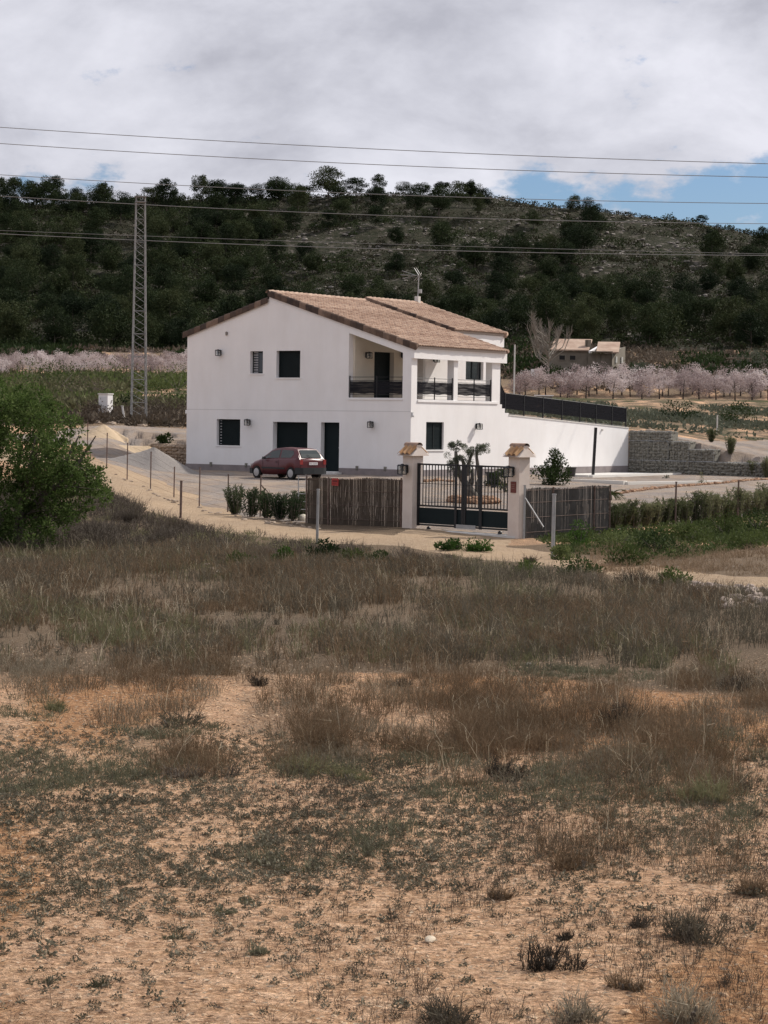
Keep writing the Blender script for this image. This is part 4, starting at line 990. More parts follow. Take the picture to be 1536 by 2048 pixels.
for px, pb, pt, m, lab, st, rr in ((361, 1037, 963, 'rust', 'short rusty post standing alone on the outer side of the track', None, .04), (634, 1088, 980, 'pole', 'grey round steel post in front of the brown reed fence', None, .038),
                              (1047, 1078, 972, 'pole', 'grey steel post with diagonal strut against the right gate pillar', (.55, -.2, .35), .035), (1105, 1118, 990, 'pole', 'thick grey steel post in front of the grey reed fence', None, .048),
                              (1350, 1050, 965, 'rust', 'thin rusty post in the right hedge', None, .03), (1475, 1037, 962, 'rust', 'thin dark post at the far right of the hedge', None, .03)):
    g = G(px, pb, 30, 100); h = zpx(px, pt, g[1]) - g[2]; steel_post(lab, g, h, M[m], rr, st)
for px, pt, pb, D, lab in ((1024, 690, 750, 150, 'pale thin pole standing behind the house among the trees'), (1431, 831, 872, 150, 'white thin post in the grey field above the gabion wall')):
    b = Gy(px, D); h = zpx(px, pt, D) - b[2]; steel_post(lab, b, h, M['conc'], .05)
# dark post in front of the white wall
b = Gy(1187, 116.5); h = zpx(1190, 855, 116.5) - b[2]
p = thing('metal_post', 'tall black round post standing in front of the white retaining wall', 'post', b); build('shaft', MB().tube([(-.06, 0, -.1), (.05, 0, h)], .085, 10), M['black'], p); build('base_plate', MB().box((-.06, 0, .03), (.34, .34, .05)), M['black'], p)
# patio slab and kerb
pa = thing('patio_slab', 'pale concrete patio slab along the foot of the white retaining wall', 'paving', (*hw_pt(0, 0), HZ), HA)
z0 = Hs(*hw_pt(2, 16)) - HZ
sl_ = MB(); sl_.b2(.06, 3.3, 12.0, 22.2, z0 - .3, z0 + .06); build('slab', sl_, M['conc'], pa)
sl_ = MB(); sl_.b2(3.3, 3.5, 11.9, 22.2, z0 - .3, z0 + .11); sl_.b2(.06, 3.3, 11.8, 12.0, z0 - .3, z0 + .11); build('kerb', sl_, mat('white_kerb', (.68, .66, .62), .8), pa)
kb = thing('kerb_line', 'long white concrete kerb in the gravel in front of the patio', 'kerb', (0, 0, 0))
ka = [Gy(1080, 108), Gy(1250, 105), Gy(1440, 110)]; mb = MB()
for a_, b_ in zip(ka[:-1], ka[1:]):
    d_ = (b_ - a_)[:2]; L_ = np.linalg.norm(d_); mb.box(((a_[0] + b_[0]) / 2, (a_[1] + b_[1]) / 2, (a_[2] + b_[2]) / 2 + .0), (L_, .35, .22), math.atan2(d_[1], d_[0]))
build('kerbstone', mb, mat('white_kerb_b', (.66, .63, .58), .85), kb)
# planter pots by the wall
def pot(px, D, r, h, label, mt):
    b = Gy(px, D); p = thing('plant_pot', label, 'pot', b); n = 14; mb = MB(); mb.tube([(0, 0, 0), (0, 0, h * .9), (0, 0, h * .9), (0, 0, h)], [r * .8, r, r * 1.08, r * 1.08], n); build('pot_body', mb, mt, p)
    build('soil', MB().tube([(0, 0, h), (0, 0, h + .015)], r * .95, n), M['stone'], p); return p
pot(1141, 114, .27, .48, 'round dark grey empty pot by the white wall right of the green shrub', mat('dark_pot', (.05, .045, .042), .7))
pot(985, 98, .32, .62, 'large dark pot seen through the gate bars near the white wall', mat('black_pot', (.03, .03, .03), .6))
# stone wall left of the house
sw = thing('stone_wall', 'low tan rubble stone wall at the left corner of the house', 'wall', (*hw_pt(-18.9, 3.0), HZ - .2), HA); rn = random.Random(5)
mb = MB(); mb.b2(0, 5.0, .06, .5, -.3, 1.42); 
for i in range(27):
    for k in range(9):
        mb.rock((i * .19 + rn.uniform(-.05, .05), .07, k * .17 - .05 + rn.uniform(-.03, .03)), rn.uniform(.11, .17), rn, .75)
for i in range(27):
    for k in range(3): mb.rock((i * .19, .12 + k * .14, 1.42), rn.uniform(.09, .13), rn, .5)
build('stonework', mb, M['tanstone'], sw)
# gravel heap and sand mounds
def heap(name, label, c, rx, ry_, h, m, seed, rot=0.0, flat=1.0):
    n = 72; k = 26; V = []; Q = []; rng = np.random.default_rng(seed)
    for i in range(k + 1):
        r = i / k
        for j in range(n):
            a = 2 * math.pi * j / n; wob = 1 + .10 * math.sin(2 * a + seed) + .06 * math.sin(5 * a + 1.3 * seed)
            x = rx * r * math.cos(a) * wob; y = ry_ * r * math.sin(a) * wob; xr = x * math.cos(rot) - y * math.sin(rot); yr = x * math.sin(rot) + y * math.cos(rot)
            z = Hs(c[0] + xr, c[1] + yr) + h * (math.sqrt((1 - r) ** 2 + .012) - .11) + rng.normal() * .008 * (1 if r < .97 else 0) - (.12 if i == k else 0)
            V.append((xr, yr, z - c[2]))
    for i in range(k):
        for j in range(n): Q.append((i * n + j, (i + 1) * n + j, (i + 1) * n + (j + 1) % n, i * n + (j + 1) % n))
    me = mesh_np(name, np.array(V), np.array(Q)); me.polygons.foreach_set('use_smooth', [True] * len(me.polygons)); o = new_obj(name, me, m); o.location = tuple(map(float, c)); return tag(o, label, 'heap')
GRV = mat('grey_gravel', (.20, .18, .165), .95, (.30, .275, .255), 30, 1.0, 30, bdist=.03); SND = mat('yellow_sand', (.42, .32, .21), .95, (.50, .39, .27), 4, .8, 12)
heap('gravel_heap', 'grey gravel heap in the yard just left of the house', Gy(306, 104.5), 2.15, 1.7, 1.15, GRV, 2)
heap('sand_heap', 'pale yellow sand heap behind the fence on the left', Gy(205, 121), 1.6, 1.4, .75, SND, 4)
heap('sand_heap', 'low spread of yellow soil left of the stone wall', Gy(296, 117.0), 1.5, 1.2, .7, SND, 7)

# ================================================================== red hatchback
def car():
    c = W(584.4, 958.8, 98.9); hd = np.array([-.67, .742]); hd = hd / np.linalg.norm(hd); ang = math.atan2(hd[1], hd[0])      # local +x = forward
    rt = np.array([hd[1], -hd[0]]); base = c[:2] + hd * 1.225 + rt * .69
    z = Hs(base[0], base[1]); t = thing('parked_car', 'old dark red hatchback parked by the white house, seen from the rear left', 'car', (base[0], base[1], z + .0), ang)
    red = mat('dark_red_paint', (.085, .010, .014), .34, (.07, .009, .013), .8, spec=.45); blk = mat('grey_black_plastic', (.022, .024, .026), .6); gl_ = glass('car_glass', (.02, .028, .027)); rub = mat('rubber', (.015, .015, .015), .9)
    rim = mat('wheel_trim', (.38, .38, .39), .4, metal=.5); lamp = mat('tail_lamp_red', (.25, .02, .02), .2, spec=.6); lampw = mat('clear_lamp', (.5, .5, .5), .15, spec=.6)
    # lower body loft: stations along x with half width, sill height, shoulder height
    ST = [(-1.86, .70, .36, .80, .60), (-1.82, .77, .27, .93, .66), (-1.55, .805, .22, .97, .72), (-.9, .81, .20, .95, .73), (0, .81, .20, .92, .73), (.75, .80, .20, .89, .72), (1.05, .80, .20, .86, .70), (1.5, .775, .22, .76, .66), (1.78, .70, .25, .66, .58), (1.88, .58, .32, .56, .50)]
    wheels = (-1.225, 1.225); V = []; fs = []
    xs = sorted(set([s[0] for s in ST] + [w + d for w in wheels for d in (-.33, -.29, -.2, -.1, 0, .1, .2, .29, .33)]))
    cols = list(zip(*ST)); itp = lambda x, k: float(np.interp(x, cols[0], cols[k]))
    for x in xs:
        w, zb, zt, wt = itp(x, 1), itp(x, 2), itp(x, 3), itp(x, 4); zb2 = zb
        for wc in wheels:
            if abs(x - wc) < .335: zb2 = max(zb2, .28 + math.sqrt(max(0, .335 ** 2 - (x - wc) ** 2)))
        zb2 = min(zb2, zt - .22); zm = zb2 + (zt - zb2) * .45
        ring = [(-w * .6, min(zb, .3)), (-w, zb2), (-w * 1.005, zm), (-w * .985, zt - .08), (-wt, zt + .01), (0, zt + .045), (wt, zt + .01), (w * .985, zt - .08), (w * 1.005, zm), (w, zb2), (w * .6, min(zb, .3))]
        V += [(x, y, zz) for y, zz in ring]
    n = 11
    for i in range(len(xs) - 1):
        for k in range(n - 1): fs.append((i * n + k, i * n + k + 1, (i + 1) * n + k + 1, (i + 1) * n + k))
        fs.append((i * n + n - 1, i * n, (i + 1) * n, (i + 1) * n + n - 1))
    fs.append(tuple(range(n - 1, -1, -1))); fs.append(tuple((len(xs) - 1) * n + k for k in range(n)))
    body = build('body', MB().add(V, fs), red, t, smooth=False)
    for p in body.data.polygons: p.use_smooth = len(p.vertices) == 4
    # cabin
    CB = [(-1.80, .60, .90, .90), (-1.62, .60, .95, 1.16), (-1.42, .585, .96, 1.375), (-1.1, .575, .95, 1.42), (-.3, .57, .93, 1.44), (.15, .565, .92, 1.40), (.35, .57, .92, 1.32), (.98, .66, .90, .93)]
    V = []; fs = []
    for x, wr, zb, zt in CB:
        wb = .735 if x < .5 else .70; k = max(0, zt - zb) / .5; wt = wb + (wr - wb) * min(1, k)
        V += [(x, -wb, zb), (x, -(wb + (wt - wb) * .85), zb + (zt - zb) * .82), (x, -wt * .92, zt - .01 * k), (x, 0, zt + .015 * k), (x, wt * .92, zt - .01 * k), (x, (wb + (wt - wb) * .85), zb + (zt - zb) * .82), (x, wb, zb)]
    n = 7
    for i in range(len(CB) - 1):
        for k in range(n - 1): fs.append((i * n + k, i * n + k + 1, (i + 1) * n + k + 1, (i + 1) * n + k))
    fs.append(tuple(range(n - 1, -1, -1))); fs.append(tuple((len(CB) - 1) * n + k for k in range(n)))
    cab = build('roof', MB().add(V, fs), red, t)
    # glass panels stand 4 mm proud of the cabin
    def sidept(x, f, s):   # f 0..1 from belt to roof edge
        zb = float(np.interp(x, [q[0] for q in CB], [q[2] for q in CB])); zt = float(np.interp(x, [q[0] for q in CB], [q[3] for q in CB])); wr = float(np.interp(x, [q[0] for q in CB], [q[1] for q in CB]))
        wb = .735 if x < .5 else .735 - .035 * (x - .5) / .48; k = min(1, max(0, zt - zb) / .5); wt = wb + (wr - wb) * k
        g = f * .82; y = wb + (wt - wb) * .85 * f; return (x, s * (y + .006), zb + (zt - zb) * g)
    for s in (-1, 1):
        for nm, pts in (('side_window', [(.86, .12), (.50, .12), (-.32, .1), (-.30, .98), (.25, .98), (.34, .92)]), ('side_window', [(-.42, .1), (-1.15, .1), (-1.33, .55), (-1.22, .97), (-.42, .98)])):
            q = [sidept(x, f, s) for x, f in pts]; c_ = np.mean(q, 0); fsn = [(i, (i + 1) % len(q), len(q)) for i in range(len(q))]
            build(nm, MB().add([tuple(p) for p in q] + [tuple(c_)], fsn), gl_, t)
    def rearpt(y, z):
        x = float(np.interp(z, [.90, 1.16, 1.375], [-1.80, -1.62, -1.42])); return (x - .02, y, z + .01)
    build('rear_window', MB().add([rearpt(-.58, .99), rearpt(.58, .99), rearpt(.56, 1.16), rearpt(.50, 1.33), rearpt(-.50, 1.33), rearpt(-.56, 1.16)], [(0, 1, 2, 5), (5, 2, 3, 4)]), gl_, t)
    build('windscreen', MB().add([(.99, -.60, .955), (.99, .60, .955), (.40, .50, 1.33), (.40, -.50, 1.33)], [(0, 1, 2, 3)]), gl_, t)
    # bumpers, sill trim, wheels
    bp = MB(); 
    for pts in ([(-1.90, -.60), (-1.93, 0), (-1.90, .60), (-1.84, .80), (-1.55, .825), (-1.55, .70), (-1.75, .5), (-1.75, -.5), (-1.55, -.70), (-1.55, -.825), (-1.84, -.80)],): bp.prism(pts[::-1], .26, .55)
    build('rear_bumper', bp, blk, t)
    bp = MB(); bp.prism([(1.90, -.55), (1.94, 0), (1.90, .55), (1.80, .74), (1.55, .79), (1.55, -.79), (1.80, -.74)], .22, .46); build('front_bumper', bp, blk, t)
    for s in (-1, 1): build('side_moulding', MB().box((0, s * .822, .50), (1.65, .02, .07)), blk, t)
    for x in wheels:
        for s in (-1, 1):
            w = thing('wheel', None, None, (x, s * .72, .285)); w.parent = t
            build('tyre', MB().tube([(0, -.085, 0), (0, -.075, 0), (0, .075, 0), (0, .085, 0)], [.24, .285, .285, .24], 24), rub, w)
            build('rim', MB().tube([(0, s * .05, 0), (0, s * .088, 0), (0, s * .096, 0)], [.19, .185, .05], 16), rim, w)
    for s in (-1, 1):
        build('tail_lamp', MB().box((-1.845, s * .68, .80), (.06, .15, .22)), lamp, t); build('headlight', MB().box((1.80, s * .56, .60), (.10, .24, .13)), lampw, t)
        build('wing_mirror', MB().box((.62, s * .86, .95), (.10, .16, .11), taper=.8), blk, t)
        build('door_handle', MB().box((-.22, s * .812, .78), (.14, .02, .03)), blk, t)
    pt = build('number_plate', MB().box((-1.878, 0, .735), (.012, .50, .115)), mat('plate_white', (.72, .70, .70), .4), t)
    lb = MB()
    for i, w_ in enumerate((.03, .03, .03, .03, .03, .03, .03)): lb.box((-1.886, -.19 + i * .062 + (.02 if i > 3 else 0), .735), (.004, w_, .06))
    build('plate_lettering', lb, mat('plate_print', (.30, .27, .28), .6), pt)
    build('rear_wiper', MB().tube([(-1.80, 0, 1.0), (-1.70, .25, 1.14)], .008, 4), rub, t)
    build('exhaust', MB().tube([(-1.6, .45, .24), (-1.9, .45, .23)], .025, 8), rim, t)
    # the door gap lines
    for s in (-1, 1):
        g = MB(); g.tube([(-.37, s * .816, .26), (-.37, s * .812, .90)], .006, 3); g.tube([(.72, s * .808, .28), (.80, s * .80, .86)], .006, 3); build('door_seam', g, blk, t)
car()

# ================================================================== lattice pylon and power lines
STEEL = mat('weathered_lattice', (.15, .15, .15), .6, (.25, .25, .25), 4)
def pylon():
    D = 138.0; b = Gy(275, D); h = zpx(278, 393, D) - b[2] + .1
    t = thing('lattice_pylon', 'grey steel lattice pylon rising left of the white house', 'pylon', (b[0], b[1], b[2] - .1), math.radians(12)); w0, w1 = .47, .27
    leg = lambda sx, sy, f: np.array([sx * (w0 + (w1 - w0) * f), sy * (w0 + (w1 - w0) * f), h * f])
    for sx in (-1, 1):
        for sy in (-1, 1): build('leg', MB().tube([leg(sx, sy, 0), leg(sx, sy, 1)], .036, 4), STEEL, t)
    n = 30; faces = (((-1, -1), (1, -1)), ((1, -1), (1, 1)), ((1, 1), (-1, 1)), ((-1, 1), (-1, -1)))
    for a, c in faces:
        mb = MB()
        for i in range(n):
            f0, f1 = i / n, (i + 1) / n; mb.tube([leg(*a, f1), leg(*c, f0)], .014, 3)
            if i % 3 == 0: mb.tube([leg(*a, f0), leg(*c, f0)], .018, 3)
        mb.tube([leg(*a, 1), leg(*c, 1)], .03, 4); build('bracing', mb, STEEL, t)
    build('crosshead', MB().box((0, 0, h - .35), (.66, .66, .06)).box((0, 0, h - .02), (.72, .72, .05)), STEEL, t)
    for s in (-1, 1): build('footing', MB().box((s * .44, -.1, .02), (.4, .9, .3), taper=.7), M['conc'], t)
pylon()
WIRE = mat('aluminium_wire', (.20, .20, .20), .5, metal=.3)
def wire(y0, ym, y1, D0, D1, label, r=.016):
    pts = []
    for f in np.linspace(-.5, 1.5, 41):
        # parabola through the three measured heights
        a = 2 * (y0 + y1 - 2 * ym); b_ = y1 - y0 - a; py = y0 + b_ * f + a * f * f; px = f * 1536; pts.append(W(px, py, D0 + (D1 - D0) * f))
    c = pts[20]; o = build('power_line', MB().tube([p - c for p in pts], r, 5), WIRE, loc=tuple(map(float, c))); tag(o, label, 'power line', 'overhead wires')
wire(254.5, 299, 327.5, 112, 104, 'topmost overhead power line across the clouds', .018); wire(287, 330, 354.5, 113, 105, 'second overhead power line from the top', .018); wire(349.5, 389, 407, 113, 106, 'third overhead power line grazing the left tree tops', .017)
wire(392, 431, 447.5, 132, 124, 'fourth overhead power line passing the pylon head', .018); wire(461, 488, 508, 134, 126, 'upper of the two lowest overhead wires against the dark hill', .012); wire(467.5, 498, 511, 132, 124, 'lowest overhead wire against the dark hill', .018)

# ================================================================== things far behind: cabinet, farmhouse, van, trough
b = Gy(209, 150); hc = zpx(209, 786, 150) - b[2]
cb = thing('utility_cabinet', 'white upright utility cabinet in the scrub left of the pylon', 'cabinet', (b[0], b[1], b[2] - .1), math.radians(-28))
build('housing', MB().b2(-.38, .38, -.3, .3, 0, hc), M['wall'], cb); build('top_slab', MB().box((0, 0, hc + .04), (.84, .70, .08)), M['conc'], cb); build('door', MB().b2(-.30, .30, -.32, -.302, .2, hc - .15), mat('cabinet_door', (.62, .62, .63), .6), cb)
b = Gy(246, 141); mk = thing('marker_post', 'short bent white marker post between cabinet and pylon', 'post', b); build('post', MB().tube([(0, 0, -.1), (-.04, 0, .45), (-.12, 0, .95)], [.09, .08, .07], 6), M['conc'], mk); build('cap', MB().box((-.125, 0, .97), (.16, .16, .05)), M['conc'], mk)
def farmhouse():
    D = 335.0; c = Gy(1150, D); z0 = zpx(1150, 741, D); s = D / F
    t = thing('farmhouse', 'small old grey stone farmhouse with clay roof behind the blossoming trees', 'house', (0, 0, 0))
    brown = mat('old_masonry', (.17, .145, .115), .95, (.23, .20, .16), .8, .5, 3); tan = mat('tan_masonry', (.20, .175, .14), .95, (.25, .22, .18), .8); X = lambda px: (px - 768) * s
    zt = lambda py: zpx(1150, py, D)
    rm = mat('old_clay_roof', (.30, .20, .15), .9, (.46, .35, .27), .6, .5, 2)
    x0, x1, x2, x3 = X(1099), X(1170), X(1217), X(1250)
    mb = MB(); mb.b2(x0, x1, D, D + 7, z0 - 1.5, zt(702)); build('wall', mb, brown, t)
    mb = MB(); mb.b2(x1 + .01, x2, D - .8, D + 7, z0 - 1.5, zt(707)); build('wall', mb, brown, t)
    # right block with gable turned to the right: sunlit side
    mb = MB(); za, zb = zt(707), zt(690)
    mb.add([(x2 + .01, D - 1.2, z0 - 1.5), (x3, D + 3.5, z0 - 1.5), (x3, D + 9, z0 - 1.5), (x2 + .01, D + 9, z0 - 1.5), (x2 + .01, D - 1.2, za), (x3, D + 3.5, zb), (x3, D + 9, zb), (x2 + .01, D + 9, zb)], [(0, 1, 5, 4), (1, 2, 6, 5), (2, 3, 7, 6), (3, 0, 4, 7), (4, 5, 6, 7)])
    build('wall', mb, tan, t)
    def slope(nm, xa, xb, ya, yb, z1, z2, xin=0):
        mb = MB(); mb.add([(xa, ya, z1), (xb, ya, z1), (xb + xin, yb, z2), (xa + xin, yb, z2), (xa, ya, z1 + .2), (xb, ya, z1 + .2), (xb + xin, yb, z2 + .2), (xa + xin, yb, z2 + .2)],
               [(0, 3, 2, 1), (4, 5, 6, 7), (0, 1, 5, 4), (1, 2, 6, 5), (2, 3, 7, 6), (3, 0, 4, 7)]); return build(nm, mb, rm, t)
    rf = slope('roof', x0 - .3, x1 + .1, D - .5, D + 4.5, zt(702), zt(702) + 1.8, 1.0); slope('roof', x1 + 1.2, x3 - 1.5, D - 1.0, D + 4.5, zt(706), zt(706) + 1.75, 0.8)
    build('parapet', MB().add([(x1 + .1, D - .6, zt(706)), (x1 + .5, D - .6, zt(706)), (x1 + 3.4, D + 4.6, zt(706) + 1.6), (x1 + 3.0, D + 4.6, zt(706) + 1.6), (x1 + .1, D - .6, zt(706) + .32), (x1 + .5, D - .6, zt(706) + .32), (x1 + 3.4, D + 4.6, zt(706) + 1.9), (x1 + 3.0, D + 4.6, zt(706) + 1.9)],
            [(0, 3, 2, 1), (4, 5, 6, 7), (0, 1, 5, 4), (1, 2, 6, 5), (2, 3, 7, 6), (3, 0, 4, 7)]), M['wall'], t)
    for px, w in ((1168, .3), (1173, .7)):
        build('chimney', MB().box((X(px), D + 1.2, zt(692)), (w, .6, 2.0)), brown, rf)
    dk = mat('dark_opening', (.012, .011, .01), .6)
    for px, py in ((1119, 715.5), (1140, 715.5)):
        f = build('window', MB().box((X(px), D - .06, zt(py)), (1.1, .14, .85)), tan, t); build('pane', MB().box((X(px), D - .14, zt(py)), (.85, .03, .65)), dk, f)
    build('canopy', MB().b2(x1 + .3, x2 - .1, D - 3.2, D - .82, zt(705), zt(703)), brown, t)
    for px in (1190, 1200): build('door', MB().box((X(px), D - .85, zt(716)), (.55, .05, 1.1)), tan, t)
    for px, dy in ((1226, .15), (1240, 2.1)):
        f = build('window', MB().box((X(px), D + dy - .05 - (.0), zt(718)), (.42, .4, .95), .9), mat('pale_shutter_%d' % px, (.55, .53, .48), .8), t)
farmhouse()
b = Gy(1069, 330); vn = thing('white_van', 'white vehicle nose half hidden in the scrub left of the stone farmhouse', 'van', (b[0], b[1], b[2] + .35), .3); vn.scale = (.55, .55, .62)
build('body', MB().add([(-1.4, -.8, .3), (1.0, -.8, .3), (1.4, -.8, .8), (1.3, -.8, 1.1), (.7, -.8, 1.2), (.2, -.8, 1.9), (-1.4, -.8, 1.95), (-1.4, .8, .3), (1.0, .8, .3), (1.4, .8, .8), (1.3, .8, 1.1), (.7, .8, 1.2), (.2, .8, 1.9), (-1.4, .8, 1.95)],
      [(0, 1, 2, 3, 4, 5, 6), (13, 12, 11, 10, 9, 8, 7), (0, 7, 8, 1), (1, 8, 9, 2), (2, 9, 10, 3), (3, 10, 11, 4), (4, 11, 12, 5), (5, 12, 13, 6), (6, 13, 7, 0)]), M['wall'], vn)
build('side_window', MB().b2(-.9, .2, -.83, -.805, 1.2, 1.65), M['pane'], vn)
for x in (-.9, .8): build('wheel', MB().tube([(x, -.85, .3), (x, -.6, .3)], .34, 12), M['black'], vn)
b = Gy(1084, 268); tk = thing('water_trough', 'dark trough with a white rim among the blossoming trees', 'trough', b)
build('basin', MB().b2(-1.0, 1.0, -.5, .5, -.2, .75), M['stone'], tk); build('rim', MB().b2(-1.15, 1.15, -.6, .6, .752, .87), M['wall'], tk)
b = Gy(1474, 345); tk = thing('stone_shed', 'small dark flat shed opening in the slope at far right', 'shed', (b[0], b[1], b[2] + .2)); build('walls', MB().b2(-1.6, 1.6, 0, 2.4, -1, 1.2), M['tanstone'], tk); build('opening', MB().b2(-1.2, 1.2, -.03, .0, .1, .9), M['black'], tk); build('roof', MB().b2(-1.8, 1.8, -.3, 2.6, 1.2, 1.35), M['tanstone'], tk)
# small ladder frame and buried boulders
lb = W(605, 990, 73); ld = thing('ladder', 'small pale ladder leaning at the left end of the reed fence', 'ladder', (lb[0], lb[1], Hs(lb[0], lb[1])), .2); mb = MB()
for x in (-.13, .13): build('rail', MB().tube([(x, 0, 0), (x, .1, 1.42)], .018, 5), M['pole'], ld)
for i in range(5): build('rung', MB().tube([(-.13, .1 * (.3 + i * .26) / 1.42, .3 + i * .26), (.13, .1 * (.3 + i * .26) / 1.42, .3 + i * .26)], .014, 5), M['pole'], ld)
def boulder(px, py, r, label, m, D=None, sq=.7, seed=1):
    g = Gy(px, D) if D else G(px, py, 8, 130); rn = random.Random(seed); o = build('boulder', MB().rock((0, 0, 0), r, rn, sq), m); o.location = (g[0], g[1], g[2] + r * .3)
    md = o.modifiers.new('s', 'SUBSURF'); md.levels = md.render_levels = 1; tag(o, label, 'boulder')
boulder(605, 1030, .24, 'cream boulder at the foot of the reed fence beside the oleanders', mat('cream_rock', (.5, .45, .36), .9, (.6, .55, .46), 5, .5, 20), 72.0, .8, 3)
boulder(1276, 858, .55, 'rounded tan boulder on top of the gabion wall', M['tanstone'], 124.6, .6, 4); boulder(1296, 858, .35, 'smaller tan boulder on top of the gabion wall', M['tanstone'], 124.4, .6, 5)
boulder(1058, 1332, .05, 'small white stone in the middle of the dry field', mat('white_rock', (.55, .5, .45), .9), None, .7, 6)
boulder(860, 1890, .05, 'small cream stone on the sand low in the picture', mat('cream_stone', (.55, .47, .36), .9), None, .5, 8)
# ================================================================== vegetation
def proj_py(x, y, z):
    r = np.stack([x, y, z - CZ], -1); d = r @ fw; return W0 / 2 + F * (r @ RT) / d, H0 / 2 - F * (r @ UP) / d
PINE = foliage('pine_needles', (.015, .024, .012), (.032, .046, .019), .35, .15, (.058, .068, .030), hs=2.5); PBARK = mat('pine_bark', (.07, .055, .045), .95, (.12, .10, .085), 3)
def limb_set(mb, base, h, spread, n, rng, r0, taper=.3, curve=.3):
    """a leaning trunk with limbs -> list of limb tips"""
    tips = []; lean = rng.normal(size=2) * .06 * h; k = 6
    tr = [np.array([lean[0] * (i / k) ** 2, lean[1] * (i / k) ** 2, h * .8 * i / k - .2]) + base for i in range(k + 1)]
    mb.tube(tr, [r0 * (1 - .75 * i / k) for i in range(k + 1)], 6)
    for i in range(n):
        f = rng.uniform(.25, .95); j = f * k; a = tr[int(j)] * (1 - j % 1) + tr[min(int(j) + 1, k)] * (j % 1); th = rng.uniform(0, 6.28); L_ = spread * rng.uniform(.5, 1.0) * (1.1 - f * .5)
        b = a + np.array([math.cos(th) * L_, math.sin(th) * L_, rng.uniform(.1, .6) * L_ + .1]); m_ = (a + b) / 2 + np.array([0, 0, -.08 * L_ + curve * .2])
        mb.tube([a, m_, b], [r0 * .4 * (1.1 - f), r0 * .25, r0 * .08], 4); tips.append(b)
    return tips
def cloud_tree(h, cw, c0, nclump, nleaf, ls, seed, rs=.24, flat=.75, up=0.0):
    """crown leaves from clumps in an uneven volume -> V, Q"""
    rng = np.random.default_rng(seed); P = []; D_ = []
    cz = (c0 + 1) / 2 * h; rz_ = (1 - c0) / 2 * h
    for i in range(nclump):
        while True:
            p = rng.uniform(-1, 1, 3)
            if np.linalg.norm(p) < 1 and rng.random() < .5 + .5 * np.linalg.norm(p): break
        wz_ = 1 - .35 * max(0, p[2]) - .25 * max(0, -p[2]); c = np.array([p[0] * cw / 2 * wz_, p[1] * cw / 2 * wz_, cz + p[2] * rz_]); r = cw * rs * rng.uniform(.6, 1.2)
        d = unit(rng.normal(size=(nleaf, 3))); q = c + d * r * rng.uniform(.03, 1.0, (nleaf, 1)) ** .5 * np.array([1, 1, flat]); P.append(q); D_.append(d + rng.normal(size=(nleaf, 3)) * .5 + np.array([0, 0, up]))
    P = np.concatenate(P); D_ = np.concatenate(D_); n = len(P); return leaves(P, D_, rng.uniform(.7, 1.3, n) * ls, rng.uniform(.35, .6, n) * ls, rng)
def tree_proto(name, label, cat, h, cw, c0, nclump, nleaf, ls, seed, fm, bm, group=None, rs=.24, r0=.14, limbs=7, **kw):
    rng = np.random.default_rng(seed); t = thing(name, label, cat, (0, 0, 0), 0, group); mb = MB(); limb_set(mb, np.zeros(3), h, cw * .42, limbs, rng, r0)
    build('trunk', mb, bm, t); V, Q = cloud_tree(h, cw, c0, nclump, nleaf, ls, seed, rs, **kw)
    me = mesh_np('crown', V, Q); new_obj('crown', me, fm, t); return t
GP = 'pines on the hill'
protos = [tree_proto('pine_tree', '', 'pine', h, cw, c0, 40, 125, .30, 50 + i, PINE, PBARK, GP, .20, .13) for i, (h, cw, c0) in enumerate([(7, 5.5, .15), (6.2, 5.8, .12), (8, 5.2, .22), (5.2, 5.4, .08), (7.2, 6.6, .3), (6.5, 4.6, .1)])]
used_p = set()
def place(protos_, used, k, loc, rz, sc, label, group):
    p = protos_[k]
    if k not in used:
        used.add(k); p.location = tuple(map(float, loc)); p.rotation_euler.z = rz; p.scale = (sc,) * 3 if not hasattr(sc, '__len__') else sc; p['label'] = label; p['group'] = group; return p
    return dup(p, loc, rz, sc, label, group)
rp = random.Random(3)
RIDGE = [(22, 350, 46, 'leftmost pine on the skyline'), (62, 362, 50, 'broad skyline pine second from the left edge'), (102, 349, 62, 'tall round skyline pine above the left woods'), (150, 376, 44, 'small skyline pine left of the gap before the pylon'), (192, 375, 62, 'wide skyline pine before the gap left of the pylon'), (245, 391, 24, 'tiny pine on the skyline beside the pylon head'),
         (300, 376, 52, 'rounded skyline pine right behind the pylon head'), (345, 386, 44, 'pale loose skyline pine right of the pylon'), (425, 371, 60, 'skyline pine with two lobes left of centre'), (466, 367, 48, 'skyline pine between the two lobed pine and the umbrella pine'), (508, 374, 44, 'low skyline pine just left of the umbrella pine'), (549, 349, 56, 'leaning umbrella pine on the skyline with a bare trunk'), (600, 378, 44, 'low dark pine beneath the tallest skyline pine'),
         (649, 331, 78, 'tallest broad umbrella pine on the skyline'), (703, 359, 54, 'round pine touching the right side of the tallest pine'), (745, 379, 26, 'thin pale pine beside the white cloud puff'), (798, 377, 40, 'low round pine on the skyline right of the cloud puff'), (833, 361, 38, 'first of the three separate pines right of centre on the skyline'), (876, 361, 38, 'second of the three separate pines on the skyline, slanting right'), (935, 363, 44, 'last of the three separate pines on the skyline'), (1393, 437, 28, 'lone small bush pine on the falling right skyline')]
for i, (px, top, wd, lab) in enumerate(RIDGE):
    D = 556; g = Gy(px, D); s = D / F; h = zpx(px, top, D) - g[2]; k = i % 6; ph = [7, 6.2, 8, 5.2, 7.2, 6.5][k]; pw = [5.5, 5.8, 5.2, 5.4, 6.6, 4.6][k]
    h = max(h, wd * s * .7); place(protos, used_p, k, g, rp.uniform(0, 6.28), (wd * s / pw * .92, wd * s / pw * .92, h / ph * .97), lab, GP)
